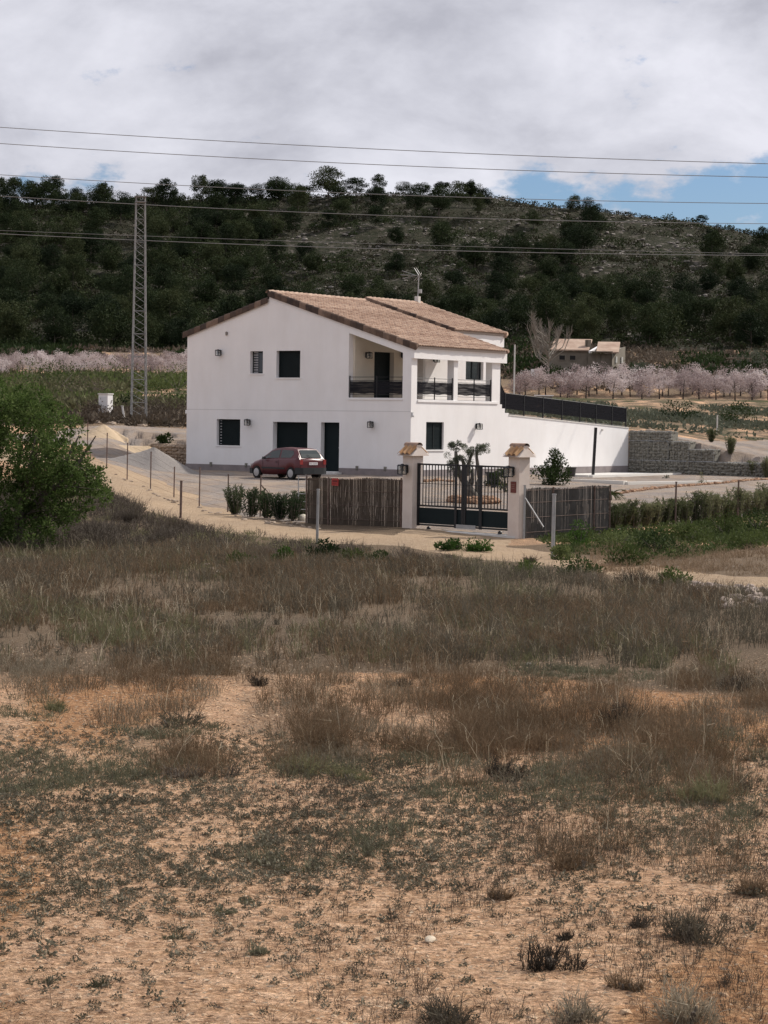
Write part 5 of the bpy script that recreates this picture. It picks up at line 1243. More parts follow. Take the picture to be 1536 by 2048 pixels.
def dens(px, py):
    n = vnoise(np.array([px / 90.]), np.array([py / 60.]), 5)[0]
    if py < 432: d = 1.0 if px < 770 else (.75 if px < 965 else (.12 if px < 1170 else 0))
    elif py < 520: d = .95 if px < 430 else (.5 if px < 600 else (.32 if px < 880 else (.55 if px < 1190 else .02)))
    elif py < 620: d = 1.0 if px < 470 else (.55 if px < 620 else (.24 if px < 860 else (.45 if px < 1180 else (.12 if px < 1390 else .6))))
    else: d = .35 if 1375 < px < 1450 else 1.0
    return d * (0.35 + 1.1 * n) if py < 620 else d
pts = []; tries = 0
while len(pts) < 262 and tries < 60000:
    tries += 1; D = 376 + 182 * rp.random() ** .9; px = rp.uniform(-130, 1670); g = Gy(px, D); ppx, ppy = proj_py(g[0], g[1], g[2])
    if rp.random() > dens(px, ppy): continue
    md = 4.6 if D > 400 else 4.4
    if any((g[0] - q[0]) ** 2 + (g[1] - q[1]) ** 2 < md * md * 1.6 for q in pts): continue
    if 1080 < px < 1260 and D < 372: continue
    pts.append(g)
    sc = rp.uniform(.75, 1.2) * (1.12 if D < 400 else .95); k = rp.randrange(6)
    zone = 'at the left picture edge' if px < 90 else 'left of the pylon' if px < 262 else 'right of the pylon' if px < 375 else 'above the low left eave' if px < 500 else 'above the roof peak' if px < 660 else 'left of the aerial' if px < 800 else 'right of the aerial' if px < 1010 else 'left of the farmhouse' if px < 1095 else 'above the farmhouse' if px < 1255 else 'right of the farmhouse' if px < 1400 else 'near the right edge'
    lev = 'near the ridge' if ppy < 465 else 'on the upper slope' if ppy < 545 else 'on the lower slope' if ppy < 640 else 'at the foot of the hill'
    kind_ = ('broad' if k in (1, 4) else 'narrow' if k in (5, 2) else 'round') + (' large' if sc > 1.03 else ' small' if sc < .85 else '')
    lab = kind_ + ' dark pine ' + lev + ' ' + zone
    place(protos, used_p, k, g - np.array([0, 0, .2]), rp.uniform(0, 6.28), sc, lab, 'pines: ' + lab)

# low scrub and pale rocks over the hill: nobody could count them
def scatter(n, fx, seed):
    rng = np.random.default_rng(seed); out = []
    return fx(rng, n)
def polar_pts(rng, n, D0, D1, pxa=-160, pxb=1700, pw=1.0):
    u = rng.random(n); D = np.sqrt(D0 ** 2 + (D1 ** 2 - D0 ** 2) * u ** pw); px = rng.uniform(pxa, pxb, n); x = (px - 768) / F * D; return x, D, HH(x, D), px
rng = np.random.default_rng(5)
x, y, z, px = polar_pts(rng, 9000, 372, 575); n_ = 22; N = len(x); keep = vnoise(x * .06, y * .05, 8) > .25; x, y, z = x[keep], y[keep], z[keep]; N = len(x)
r = rng.uniform(.35, 1.1, N); d = unit(rng.normal(size=(N, n_, 3))); d[..., 2] = np.abs(d[..., 2]); P = np.stack([x, y, z], -1)[:, None] + d * r[:, None, None] * np.array([1.1, 1.1, .75]); P = P.reshape(-1, 3)
V, Q = leaves(P, d.reshape(-1, 3) + rng.normal(size=(N * n_, 3)) * .6, np.repeat(r, n_) * .48, np.repeat(r, n_) * .30, rng)
SCR = foliage('hill_scrub', (.018, .021, .011), (.040, .038, .022), .25, .15, (.07, .06, .042), hs=1.5); tag(new_obj('hillside_scrub', mesh_np('hillside_scrub', V, Q), SCR), 'low dark scrub covering the rocky hill', 'scrub', kind='stuff')
x, y, z, px = polar_pts(rng, 9000, 374, 562); pxx, pyy = proj_py(x, y, z); nz = vnoise(x * .05, y * .04, 18)
wp = np.where(px < 480, .95, np.where(px < 700, .5, .12)) * np.where(pyy < 440, np.where(px < 940, 1.2, .1), 1.0); wp = np.maximum(wp, np.where(pyy > 630, .35, 0)); keep = (rng.random(len(x)) < wp) & (nz > .3); x, y, z = x[keep], y[keep], z[keep]; N = len(x); n_ = 46
r = rng.uniform(.8, 1.9, N); d = unit(rng.normal(size=(N, n_, 3))); d[..., 2] = np.abs(d[..., 2]); P = (np.stack([x, y, z], -1)[:, None] + d * r[:, None, None] * rng.uniform(.4, 1, (N, n_, 1)) * np.array([1.1, 1.1, 1.0])).reshape(-1, 3)
V, Q = leaves(P, d.reshape(-1, 3) + rng.normal(size=(N * n_, 3)) * .6, .55, .3, rng); tag(new_obj('pine_thicket', mesh_np('pine_thicket', V, Q), PINE), 'dense dark young growth filling the wood between the pines', 'thicket', kind='stuff')
mb = MB(); rr = random.Random(8)
x, y, z, px = polar_pts(rng, 5200, 380, 570); f = fbm(x * .045, y * .09, 3, 31); pxx, pyy = proj_py(x, y, z); want = (f > .02) & ((px > 560) | (f > .28))
for a, b, c in zip(x[want], y[want], z[want]): mb.rock((a, b, c), rr.uniform(.22, .75), rr, .5)
tag(build('hillside_rocks', mb, mat('pale_limestone', (.12, .105, .09), .95, (.27, .245, .22), .9, .5, 3)), 'pale limestone outcrops scattered over the hill', 'rocks', kind='stuff')

# almond orchards in blossom
BLO = foliage('almond_blossom', (.26, .20, .195), (.50, .42, .41), .9, .35, (.72, .65, .64), hs=6); ABARK = mat('almond_bark', (.045, .035, .03), .95, (.08, .065, .055), 4)
GA = 'almond trees in blossom'
ap = [tree_proto('almond_tree', '', 'almond tree', h, w, .24, 24, 62, .19, 80 + i, BLO, ABARK, GA, .17, .11, 8) for i, (h, w) in enumerate([(3.6, 3.9), (3.3, 3.5), (3.9, 4.2)])]
used_a = set(); ra = random.Random(9)
front = [(1047, 'first blossoming almond tree behind the wall fence, nearest the house'), (1131, 'isolated pinkish almond tree by the trough'), (1168, 'almond tree left of the big forked trunk'), (1222, 'almond tree with a broad forked trunk behind the black fence'), (1280, 'almond tree behind the right end of the black fence'), (1315, 'almond tree with twin dark trunks right of the black fence'), (1362, 'almond tree above the gabion wall'), (1394, 'almond tree above the step of the gabion wall'), (1428, 'almond tree behind the thin white post'), (1466, 'almond tree right of the thin white post'), (1500, 'second almond tree from the right picture edge'), (1532, 'rightmost almond tree of the front row')]
for i, (px, lab) in enumerate(front):
    D = 298 + ra.uniform(-2, 2); place(ap, used_a, i % 3, Gy(px, D), ra.uniform(0, 6.28), ra.uniform(1.0, 1.16), lab, GA)
for i in range(27):
    px = 1030 + i * 20.5 + ra.uniform(-6, 6); D = 309 + ra.uniform(-2, 3); place(ap, used_a, ra.randrange(3), Gy(px, D), ra.uniform(0, 6.28), ra.uniform(.95, 1.15), 'rear row blossoming almond tree on the right, ' + (zr_ := 'near the house' if px < 1110 else 'below the farmhouse' if px < 1260 else 'right of the farmhouse' if px < 1420 else 'near the picture edge'), GA + ' rear ' + zr_)
for row, D0 in enumerate((254, 263, 272, 282, 292)):
    for i in range(13):
        px = -40 + i * 34 + (row % 2) * 15 + ra.uniform(-7, 7)
        if px > 395: continue
        place(ap, used_a, ra.randrange(3), Gy(px, D0 + ra.uniform(-3, 3)), ra.uniform(0, 6.28), ra.uniform(.58, .76), ('blossoming almond tree in the ' + ['nearest', 'second', 'middle', 'fourth', 'farthest'][row] + ' row of the left orchard, ' + (zl := 'at the picture edge' if px < 90 else 'left of the pylon' if px < 255 else 'by the pylon and house')), GA + ' left row %d ' % row + zl)

# generic bush
def bush(name, label, cat, loc, w, h, n, ls, fm, seed, rs=.3, c0=.05, nclump=16, up=.3, stems=6, bm=None, asp=None, group=None, rz=0.0):
    c0 = c0 - .35; rng = np.random.default_rng(seed); t = thing(name, label, cat, loc, rz, group); mb = MB()
    for i in range(stems):
        a = rng.uniform(0, 6.28); L_ = rng.uniform(.5, .85) * h; mb.tube([(0, 0, -.05), (math.cos(a) * w * .15, math.sin(a) * w * .15, L_ * .5), (math.cos(a) * w * .32, math.sin(a) * w * .32, L_)], [h * .022, h * .015, h * .006], 4)
    build('stem', mb, bm or M['bark'], t); V, Q = cloud_tree(h, w, c0, nclump, max(6, n // nclump), ls, seed, rs, up=up); V[:, 2] = np.maximum(V[:, 2], .01)
    new_obj('foliage', mesh_np('foliage', V, Q), fm, t); return t
DKG = foliage('dark_green_leaves', (.018, .030, .012), (.040, .060, .020), 2, .25, (.075, .095, .035)); MDG = foliage('mid_green_leaves', (.042, .058, .018), (.080, .105, .034), 2.2, .35, (.15, .17, .07))
GRG = foliage('grey_green_leaves', (.055, .065, .045), (.095, .105, .075), 3, .25, (.15, .16, .12)); BRN = foliage('dry_brown_twigs', (.075, .060, .045), (.135, .108, .082), 4, .15, (.22, .18, .14))
WDG = foliage('weed_green', (.030, .062, .014), (.060, .110, .024), 3, .35, (.11, .17, .05))
# scrub and bushes in the fields behind
for i, (px, D, w, h, m_, lab) in enumerate([(1352, 178, 3.2, 1.6, DKG, 'dark round bush in the grey field behind the gabion wall'), (1472, 176, 3.4, 1.7, DKG, 'dark wide bush right of the thin white post'), (1110, 325, 5.5, 2.2, DKG, 'dark bushes at the left foot of the stone farmhouse'), (1165, 322, 6, 1.8, DKG, 'dark undergrowth in front of the stone farmhouse'), (1215, 322, 6, 2.0, GRG, 'grey green undergrowth at the right foot of the farmhouse'), (1068, 318, 4, 2.6, BRN, 'olive brown bush beside the bare poplar'), (1265, 330, 5, 2.4, GRG, 'grey bush right of the stone farmhouse'), (1330, 345, 5, 2.2, BRN, 'russet bush on the terrace right of the farmhouse'),
                     (1500, 340, 6, 3.0, GRG, 'pale shrub by the shed at far right'), (1410, 345, 5.5, 2.2, DKG, 'dark bush left of the small shed'), (60, 245, 6, 2.6, MDG, 'bright green bush in the left field below the blossom'), (110, 205, 6.5, 2.4, DKG, 'dark bush in the left field beside the big tree'), (165, 190, 5, 1.8, BRN, 'brownish bush above the white cabinet'), (225, 225, 7, 2.4, MDG, 'wide green bush between cabinet and orchard'), (330, 178, 5, 1.7, DKG, 'dark bush right of the pylon foot'), (352, 215, 6, 2.2, MDG, 'green bush touching the left edge of the house'), (250, 166, 2.2, 1.1, DKG, 'low dark bush left of the pylon foot'), (300, 158, 3.5, .9, BRN, 'brown scrub clump right of the pylon foot'), (190, 150, 2.4, 1.0, BRN, 'grey brown scrub left of the cabinet'), (345, 152, 3.5, .8, BRN, 'low brown scrub by the left wall of the house'), (150, 240, 7, 2.4, MDG, 'green bush in the middle of the left field')]):
    bush('bush', lab, 'bush', Gy(px, D), w, h, 900, .30 if D > 250 else .2, m_, 300 + i, .22, nclump=26)
def bare_tree(label, px, py0, py1, D, seed, spread=.26, fast=True):
    g = Gy(px, D); h = zpx(px, py1, D) - g[2]; t = thing('poplar_tree', label, 'bare tree', g); rng = np.random.default_rng(seed); mb = MB(); tips = []
    mb.tube([(0, 0, -.3), (.05, 0, h * .4), (0, 0, h * .9)], [.17, .12, .03], 6)
    tw = MB()
    for i in range(34):
        f = rng.uniform(.3, .8); a = rng.uniform(0, 6.28); L_ = h * rng.uniform(.25, .5) * (1.15 - f * .6); z0 = f * h * .85; sp = spread * L_ * 1.7
        b = (math.cos(a) * sp, math.sin(a) * sp, z0 + L_); mid = (math.cos(a) * sp * .7, math.sin(a) * sp * .7, z0 + L_ * .4); mb.tube([(0, 0, z0), mid, b], [.09, .06, .03], 4)
        for k in range(14):
            q = rng.uniform(.3, 1); s = np.array(mid) * (1 - q) + np.array(b) * q; e = s + np.array([rng.normal() * .35, rng.normal() * .35, rng.uniform(.5, 1.3)]); tw.tube([s, e], [.035, .015], 3)
    build('trunk', mb, mat('poplar_bark_%d' % seed, (.26, .235, .20), .95), t); build('crown', tw, mat('poplar_twig_%d' % seed, (.24, .21, .175), .95), t)
bare_tree('bare grey poplar standing left of the stone farmhouse', 1092, 750, 634, 322, 4, .46)
bare_tree('smaller bare poplar close behind the white house', 1075, 745, 668, 345, 6)

# big leafy tree at the left edge
def big_tree():
    px0, D = 18, 53.5; g = Gy(px0, D); g[2] -= .05; t = thing('leafy_tree', 'large bright green leafy tree cut by the left picture edge', 'tree', g); rng = np.random.default_rng(77); mb = MB(); s = D / F
    for a, l in ((2.6, 1.5), (0.3, 1.7), (1.2, 1.4), (4.0, 1.6), (5.3, 1.5), (-.2, 2.2)):
        mb.tube([(0, 0, -.2), (math.cos(a) * .35, math.sin(a) * .35, .9), (math.cos(a) * l * .7, math.sin(a) * l * .7, 1.9), (math.cos(a) * l, math.sin(a) * l, 2.9)], [.15, .10, .06, .015], 6)
    P = []; Dd = []; cen = []
    def ok(x, z):     # outline in metres around the trunk
        zt = np.interp(x, [-3, -1.5, -.3, .4, 1.0, 1.45, 1.9, 2.4], [3.6, 4.2, 4.35, 4.1, 3.6, 3.2, 2.6, 1.9]); zb = np.interp(x, [-3, 0, .7, 1.4, 2.4], [.0, .0, .1, .7, 1.3]); return zb < z < zt
    while len(cen) < 520:
        x = rng.uniform(-2.7, 2.35); yy = rng.uniform(-1.8, 1.8); z = rng.uniform(.1, 4.3)
        if ok(x, z) and (yy / 1.8) ** 2 + (x / 2.9) ** 2 < 1 and rng.random() < (1.0 if x < 1.3 else .55): cen.append((x, yy, z))
    for c in cen:
        n = 120; r = rng.uniform(.12, .32); d = unit(rng.normal(size=(n, 3))); P.append(np.array(c) + d * r * rng.uniform(.3, 1, (n, 1))); Dd.append(d + np.array([0, 0, .2]))
        if c[0] > .6 and rng.random() < .55: mb.tube([(c[0] * .45, c[1] * .5, c[2] * .8 - .1), c], [.014, .005], 3)
    # outreaching twigs on the right
    for k in range(26):
        z = rng.uniform(.9, 2.5); x1 = float(np.interp(z, [.9, 1.6, 2.0, 2.6], [1.6, 2.35, 2.3, 1.8])) * rng.uniform(.85, 1.03); a = np.array([.5, rng.uniform(-.6, .6), z - .15]); b = np.array([x1, a[1] * 1.5, z + rng.uniform(-.25, .1)]); mb.tube([a, (a + b) / 2 + np.array([0, 0, .08]), b], [.02, .012, .005], 4)
        for q in np.linspace(.45, 1, 8):
            n = 14; c = a * (1 - q) + b * q; d = unit(rng.normal(size=(n, 3))); P.append(c + d * rng.uniform(.02, .12, (n, 1))); Dd.append(d)
    P = np.concatenate(P); Dd = np.concatenate(Dd); n = len(P); V, Q = leaves(P, Dd, rng.uniform(.06, .11, n), rng.uniform(.03, .05, n), rng)
    build('trunk', mb, M['bark'], t); new_obj('crown', mesh_np('crown', V, Q), foliage('fresh_leaves', (.026, .048, .013), (.070, .108, .029), 2.0, .40, (.17, .215, .08), hs=14), t)
big_tree()

# dead brush and dry bushes along the near side of the track
def twig_bush(label, g, w, h, n, m_, seed, name='dry_bush', lean=.7, wd=.007, cat='dry bush', group=None):
    rng = np.random.default_rng(seed); t = thing(name, label, cat, (g[0], g[1], g[2] - .02), 0, group)
    if h < .45: n = int(n * .42); wd = wd * 1.25
    a = rng.uniform(0, 6.28, n); ctr = rng.normal(size=(4, 2)) * w * .16; ci = rng.integers(0, 4, n); rad = np.sqrt(rng.random(n)) * w * .13; P = np.stack([ctr[ci, 0] + np.cos(a) * rad, ctr[ci, 1] + np.sin(a) * rad, np.zeros(n)], -1); hk = rng.uniform(.45, 1.0, 4)[ci]; o = rng.random(n) ** .8 * lean * w / (2 * h) * 1.3
    Dd = np.stack([np.cos(a) * o, np.sin(a) * o, np.ones(n)], -1) + rng.normal(size=(n, 3)) * .18; L_ = h * hk * rng.uniform(.4, 1.1, n) * np.sqrt(1 / (1 + .3 * o ** 2)); V1, Q1, T1 = blades(P, Dd, L_, wd, .18, rng)
    k = 5; Pm = np.repeat(P + unit(Dd) * L_[:, None] * rng.uniform(.25, .6, (n, 1)), k, 0); D2 = np.repeat(unit(Dd), k, 0) + rng.normal(size=(n * k, 3)) * .55; V2, Q2, T2 = blades(Pm, D2, np.repeat(L_, k) * rng.uniform(.2, .45, n * k), wd * .6, .2, rng)
    V, Q, T = join_np([(V1, Q1, T1), (V2, Q2, T2)]); V[:, 2] = np.maximum(V[:, 2], 0); nb_ = n
    new_obj('twigs_mass', mesh_np('twig_mass', V, Q, T), m_, t).name = 'twig_mass'
    mb = MB()
    for i in range(5):
        b = rng.uniform(0, 6.28); mb.tube([(0, 0, -.02), (math.cos(b) * w * .1, math.sin(b) * w * .1, h * .3)], [.012, .006], 4)
    build('stem', mb, M['bark'], t); return t
DEAD = foliage('dead_wood', (.036, .030, .024), (.078, .064, .050), 5, .1, (.16, .135, .11))
bl = [(130, 1045, 1.6, .75, 'dark dead brushwood under the right side of the big tree'), (190, 1075, 1.5, .6, 'tangled dead brushwood right of the big tree'), (255, 1045, 1.3, .65, 'dry brown bush above the brushwood at the bend of the track'), (300, 1090, 1.5, .55, 'dark tangled bush low on the bank'), (335, 1060, 1.0, .6, 'olive brown bush beside the lone rusty post'), (375, 1058, .7, .5, 'small upright bush just right of the lone rusty post'),
      (60, 1105, 1.6, .5, 'olive dry bush below the big tree trunk'), (390, 1105, 1.5, .5, 'olive brown bush on the bank below the track'), (470, 1110, 1.4, .55, 'tall dry bush on the near edge of the track, left of the green clump'), (530, 1118, 1.2, .6, 'reddish dry bush beside the green clump'), (790, 1130, .9, .5, 'dry bush right of the green clump at the track edge'), (840, 1135, .9, .55, 'spiky brown bush at the near edge of the track below the gate'), (1060, 1125, .8, .35, 'low straw tuft at the track edge'), (1280, 1180, 1.2, .6, 'grey dry bush beside the rubble at right'), (1180, 1165, 1.2, .45, 'olive bush on the bank left of the grey dry bush'), (1400, 1200, 1.1, .45, 'dark bush among the rubble at the right edge')]
for i, (px, py, w, h, lab) in enumerate(bl): twig_bush(lab, G(px, py, 30, 70), w, h, 420, DEAD if px < 330 or px == 1280 else BRN, 500 + i)
# green leafy clumps
for i, (px, py, w, h, lab) in enumerate([(640, 1128, .85, .5, 'dark green leafy clump at the foot of the grey steel post'), (565, 1128, .5, .35, 'small bright green clump left of the dark green one'), (700, 1132, .75, .35, 'low green clump right of the steel post'), (760, 1138, .7, .35, 'green clump nearer the brown spiky bush'), (905, 1102, .7, .26, 'fresh green leafy patch on the track side below the gate, left part'), (955, 1104, .75, .24, 'fresh green leafy patch below the gate, right part'), (1160, 1092, .7, .62, 'bright green tall weed in front of the grey fence'), (1125, 1120, .6, .3, 'green weed at the foot of the thick steel post'),
                                           (1235, 1100, 1.0, .5, 'green weeds below the start of the right hedge'), (1310, 1105, 1.2, .5, 'dark green weeds in the ditch below the middle of the hedge'), (1380, 1085, 1.1, .45, 'green weeds below the hedge near the red earth'), (1450, 1070, 1.2, .6, 'tall dark green weeds at right below the hedge'), (1515, 1062, 1.1, .65, 'dark green weeds at the right picture edge'), (1490, 1098, 1.2, .4, 'low grassy weeds at lower right of the ditch'), (1260, 1130, 1.1, .35, 'low weeds by the track at right'), (1070, 1070, .42, .3, 'small round olive bush at the foot of the right pillar'), (480, 1140, .7, .3, 'small olive green weed in the dry field'), (1350, 1180, .7, .35, 'dark green weed on the right bank'), (1150, 1150, 1.1, .32, 'dark green weeds on the near bank right of centre'), (1060, 1155, .9, .3, 'green weeds among dry stems below the track')]):
    bush('leafy_weed', lab, 'weed', G(px, py, 30, 80), w, h, 1100, .075, WDG if i in (1, 4, 5, 6) else (DKG if i % 3 == 0 else MDG), 600 + i, .24, 0.0, 18, .5)
# oleander hedges
OLE = foliage('oleander_leaves', (.062, .074, .034), (.135, .145, .072), 3, .35, (.25, .24, .14)); OLED = foliage('oleander_leaves_dark', (.022, .038, .018), (.048, .068, .030), 3, .3, (.09, .105, .055))
def oleander(label, g, w, h, m_, seed, group, name='oleander_shrub'):
    rng = np.random.default_rng(seed); t = thing(name, label, 'shrub', g, 0, group); mb = MB(); P = []; Dd = []
    for i in range(int(24)):
        a = rng.uniform(0, 6.28); o = rng.uniform(0, .5) * w; hh = h * rng.uniform(.7, 1.03); b = np.array([math.cos(a) * o, math.sin(a) * o, hh]); a0 = b * np.array([.3, .3, 0]); mb.tube([a0, (a0 + b) / 2 * np.array([1.1, 1.1, 1]), b], [.012, .009, .004], 4)
        n = 75; f = rng.uniform(.04, 1, n)[:, None]; q = a0 * (1 - f) + b * f; dd = unit(rng.normal(size=(n, 3)) * np.array([1, 1, .3]) + np.array([0, 0, .9])); P.append(q); Dd.append(dd)
    P = np.concatenate(P); Dd = np.concatenate(Dd); V, Q = leaves(P, Dd, rng.uniform(.09, .16, len(P)), .026, rng); build('stem', mb, M['bark'], t); new_obj('foliage', mesh_np('foliage', V, Q), m_, t); return t
for i, (px, pb, D, w, h, lab) in enumerate([(470, 1030, 74.5, 1.0, 1.0, 'leftmost dark oleander of the left hedge, at its fence post'), (500, 1036, 73.5, 1.15, .95, 'second oleander of the left hedge, round topped'), (534, 1040, 72.8, .95, .85, 'oleander behind the slanting strut of the left hedge'), (560, 1043, 72.3, .9, .85, 'slender oleander in the middle of the left hedge'), (584, 1045, 71.8, .9, .85, 'oleander left of the cream boulder'), (604, 1040, 73.8, .7, .85, 'oleander against the left end of the reed fence')]):
    oleander(lab, Gy(px, D), w, h, OLED, 700 + i, 'oleanders of the left hedge')
words_ = ['first', 'second', 'third', 'fourth', 'fifth', 'sixth', 'seventh', 'eighth', 'ninth', 'tenth', 'eleventh', 'twelfth', 'thirteenth', 'fourteenth', 'fifteenth', 'sixteenth']
for i in range(16):
    px = 1226 + i * 20.6; pb = np.interp(px, [1218, 1412, 1536], [1059, 1045, 1028]); g = G(px, pb, 55, 100); h = np.interp(px, [1220, 1300, 1536], [.95, 1.0, 1.15]) * rp.uniform(.85, 1.15)
    oleander(words_[i] + ' oleander of the right hedge counted from the grey fence', g, .85, h * .86, OLE, 740 + i, 'oleanders of the right hedge')
# yard plants
bush('shrub', 'dense dark green shrub in front of the white wall right of the gate', 'shrub', Gy(1104, 101), 1.45, 1.55, 2600, .13, DKG, 801, .24, .02, 26, .5)
bush('shrub', 'dark yucca like bush on top of the tan stone wall', 'shrub', (*hw_pt(-18.2, 3.5), zpx(333, 890, 118)), .62, .65, 500, .16, DKG, 802, .28, .02, 10, .5)
for i, (px, pb, D, h, lab) in enumerate([(1420, 897, 128, .75, 'young bush on the pale terrace nearest the gabion step'), (1459, 920, 121.5, .95, 'young upright shrub above the gabion wall, left of a pair'), (1502, 921, 120, .85, 'young upright shrub above the gabion wall, right of a pair'), (1533, 935, 119, 1.1, 'young shrub at the right edge behind the gabion wall')]):
    g = Gy(px, D); oleander(lab, g, .75, h, OLE, 810 + i, 'young shrubs on the terrace', 'young_shrub')
for i, (px, py, lab) in enumerate([(1403, 967, 'tiny seedling shrub by the orange stone edging'), (1390, 990, 'sparse tuft in the gravel below the orange edging'), (1335, 957, 'flat grey tuft in the gravel beside the patio')]):
    bush('seedling', lab, 'plant', G(px, py, 60, 125), .35, .5 if i == 0 else .16, 120, .07, GRG if i else OLE, 820 + i, .3, 0, 6)
def palm(label, g, r, seed):
    t = thing('palm', label, 'palm', g); rng = np.random.default_rng(seed)
    build('trunk', MB().tube([(0, 0, -.1), (0, 0, .22)], [.11, .08], 8), M['bark'], t); P = []; Dd = []; mb = MB()
    for i in range(15):
        a = 6.28 * i / 15 + rng.uniform(-.2, .2); up = rng.uniform(.35, 1.1); L_ = r * rng.uniform(.8, 1.1); pts_ = [np.array([math.cos(a) * L_ * s, math.sin(a) * L_ * s, .2 + up * L_ * s - 1.0 * L_ * s * s * (1.2 - up * .5)]) for s in np.linspace(0, 1, 8)]; mb.tube(pts_, [.012] * 7 + [.004], 4)
        for s in np.linspace(.12, .98, 24):
            j = s * 7; k = int(j); c = pts_[k] * (1 - j + k) + pts_[min(k + 1, 7)] * (j - k)
            for sd in (-1, 1): P.append(c); Dd.append([-math.sin(a) * sd + math.cos(a) * .6, math.cos(a) * sd + math.sin(a) * .6, .1])
    V, Q = leaves(np.array(P), np.array(Dd, float), .16, .018, rng); build('frond_rib', mb, MDG, t); new_obj('frond', mesh_np('frond', V, Q), MDG, t)
palm('small palm with arching fronds behind the right end of the grey fence', Gy(1219, 88), .68, 5)
# ornamental pruned olive in a ring of stones
def olive():
    D = 82.0; g = Gy(945, D); t = thing('olive_tree', 'old pruned olive with twisted grey trunk and pompom foliage behind the gate', 'olive tree', g); s = D / F
    X = lambda px: (px - 948) * s; Z = lambda py: zpx(948, py, D) - g[2]; rng = np.random.default_rng(3); mb = MB()
    def limb(pts_, rad): mb.tube([(X(a), y, Z(b)) for a, b, y in pts_], [r * s for r in rad], 9)
    limb([(960, 1012, 0), (952, 996, 0), (940, 978, 0), (930, 962, 0), (925, 950, 0)], [13, 11, 9, 7, 5]); limb([(958, 1004, .05), (958, 985, .1), (957, 968, .12), (962, 955, .1)], [7, 5, 4, 3])
    limb([(930, 962, 0), (932, 944, -.1), (928, 925, -.12), (922, 912, -.1)], [6, 4.5, 3.5, 2.5]); limb([(928, 960, 0), (918, 940, .1), (914, 920, .12), (913, 903, .1)], [7, 5, 4, 3])
    limb([(934, 950, 0), (938, 932, .15), (943, 915, .2), (947, 905, .2)], [6, 4, 3, 2.5]); limb([(962, 955, .1), (958, 935, .1), (955, 915, .1), (955, 902, .1)], [5, 4, 3, 2.5]); limb([(945, 968, .1), (948, 952, .3), (948, 940, .35)], [5, 4, 3]); limb([(928, 955, 0), (918, 945, -.2), (912, 935, -.2)], [5, 4, 3])
    P = []; Dd = []
    for a, b, r, yy in ((919, 895, 9, .1), (904, 897, 7, .05), (912, 888, 7, .15), (903, 890, 4, .0), (962, 893, 10, .1), (951, 902, 9, .15), (970, 897, 8, .05), (941, 905, 6, .2), (930, 912, 10, -.1), (921, 918, 8, 0), (906, 920, 9, .1), (912, 937, 12, -.2), (900, 934, 8, -.15), (917, 948, 7, -.2), (946, 945, 9, .35), (940, 932, 7, .3), (958, 900, 9, .0)):
        for _k in range(4):
            n = 170; oc = rng.normal(size=3) * .55 * r * s; d = unit(rng.normal(size=(n, 3))); P.append(np.array([X(a), yy, Z(b)]) + oc + d * r * .72 * rng.uniform(.6, 1.2) * s * rng.uniform(.3, 1.1, (n, 1))); Dd.append(d + np.array([0, 0, .3]))
    P = np.concatenate(P); Dd = np.concatenate(Dd); V, Q = leaves(P, Dd, .045, .020, rng); build('trunk', mb, mat('olive_bark', (.06, .052, .043), .95, (.15, .135, .115), 7, 1.0, 14), t, smooth=True); new_obj('crown', mesh_np('crown', V, Q), foliage('olive_leaves', (.10, .115, .08), (.20, .22, .155), 4, .4, (.34, .35, .27), hs=30), t)
    r2 = thing('stone_ring', 'low ring of orange stones around the foot of the old olive', 'stone edging', g); rn = random.Random(4)
    mb = MB()
    for k in range(34):
        a = 6.28 * k / 34; mb.rock((math.cos(a) * .88, math.sin(a) * .8, .08), rn.uniform(.12, .19), rn, .75); mb.rock((math.cos(a + .1) * .80, math.sin(a + .1) * .72, .20), rn.uniform(.10, .15), rn, .7)
    build('ring_stones', mb, M['orstone'], r2); build('soil', MB().tube([(0, 0, -.05), (0, 0, .16)], [.75, .7], 20), M['tanstone'], r2)
olive()
# second dark shrub seen through the right part of the gate, orange edging rows in the yard
bush('shrub', 'dark shrub seen beside the lantern of the right gate pillar', 'shrub', Gy(1008, 92), .9, 1.15, 700, .10, DKG, 830, .25, .1, 12)
bush('shrub', 'low dark round shrub seen through the gate right of the olive', 'shrub', Gy(985, 96), .6, .6, 500, .09, DKG, 831, .25, .05, 10)
def edging(name, label, pxs, m_, seed, r=.14):
    rn = random.Random(seed); mb = MB(); pts_ = [G(a, b, 60, 125) for a, b in pxs]
    for a, b in zip(pts_[:-1], pts_[1:]):
        n = int(np.linalg.norm(b - a) / .22) + 1
        for k in range(n):
            q = a + (b - a) * k / n; x_, y_ = q[0] + rn.uniform(-.08, .08), q[1] + rn.uniform(-.12, .12); mb.rock((x_, y_, Hs(x_, y_) + .03), rn.uniform(.6, 1.2) * r, rn, .7)
    tag(build(name, mb, m_), label, 'stones', kind='stuff')
edging('edging_stones', 'row of orange edging stones in the right part of the yard', [(1226, 989), (1262, 984), (1300, 979), (1345, 975), (1400, 971), (1440, 968), (1490, 962), (1560, 959)], M['orstone'], 4)
edging('edging_stones', 'row of dark red edging stones seen through the gate', [(850, 964), (880, 962), (912, 965)], M['orstone'], 5); edging('edging_stones', 'row of dark edging stones seen through the right gate half', [(975, 972), (1000, 969), (1015, 972)], M['orstone'], 6)
mb = MB(); rr = random.Random(12)
for k in range(110):
    px = rr.uniform(1345, 1560); py = rr.uniform(1178, 1226) if px > 1440 else rr.uniform(1172, 1200); g = G(px, py, 30, 60); mb.rock((g[0], g[1], g[2] + .04), rr.uniform(.05, .17), rr, .6)
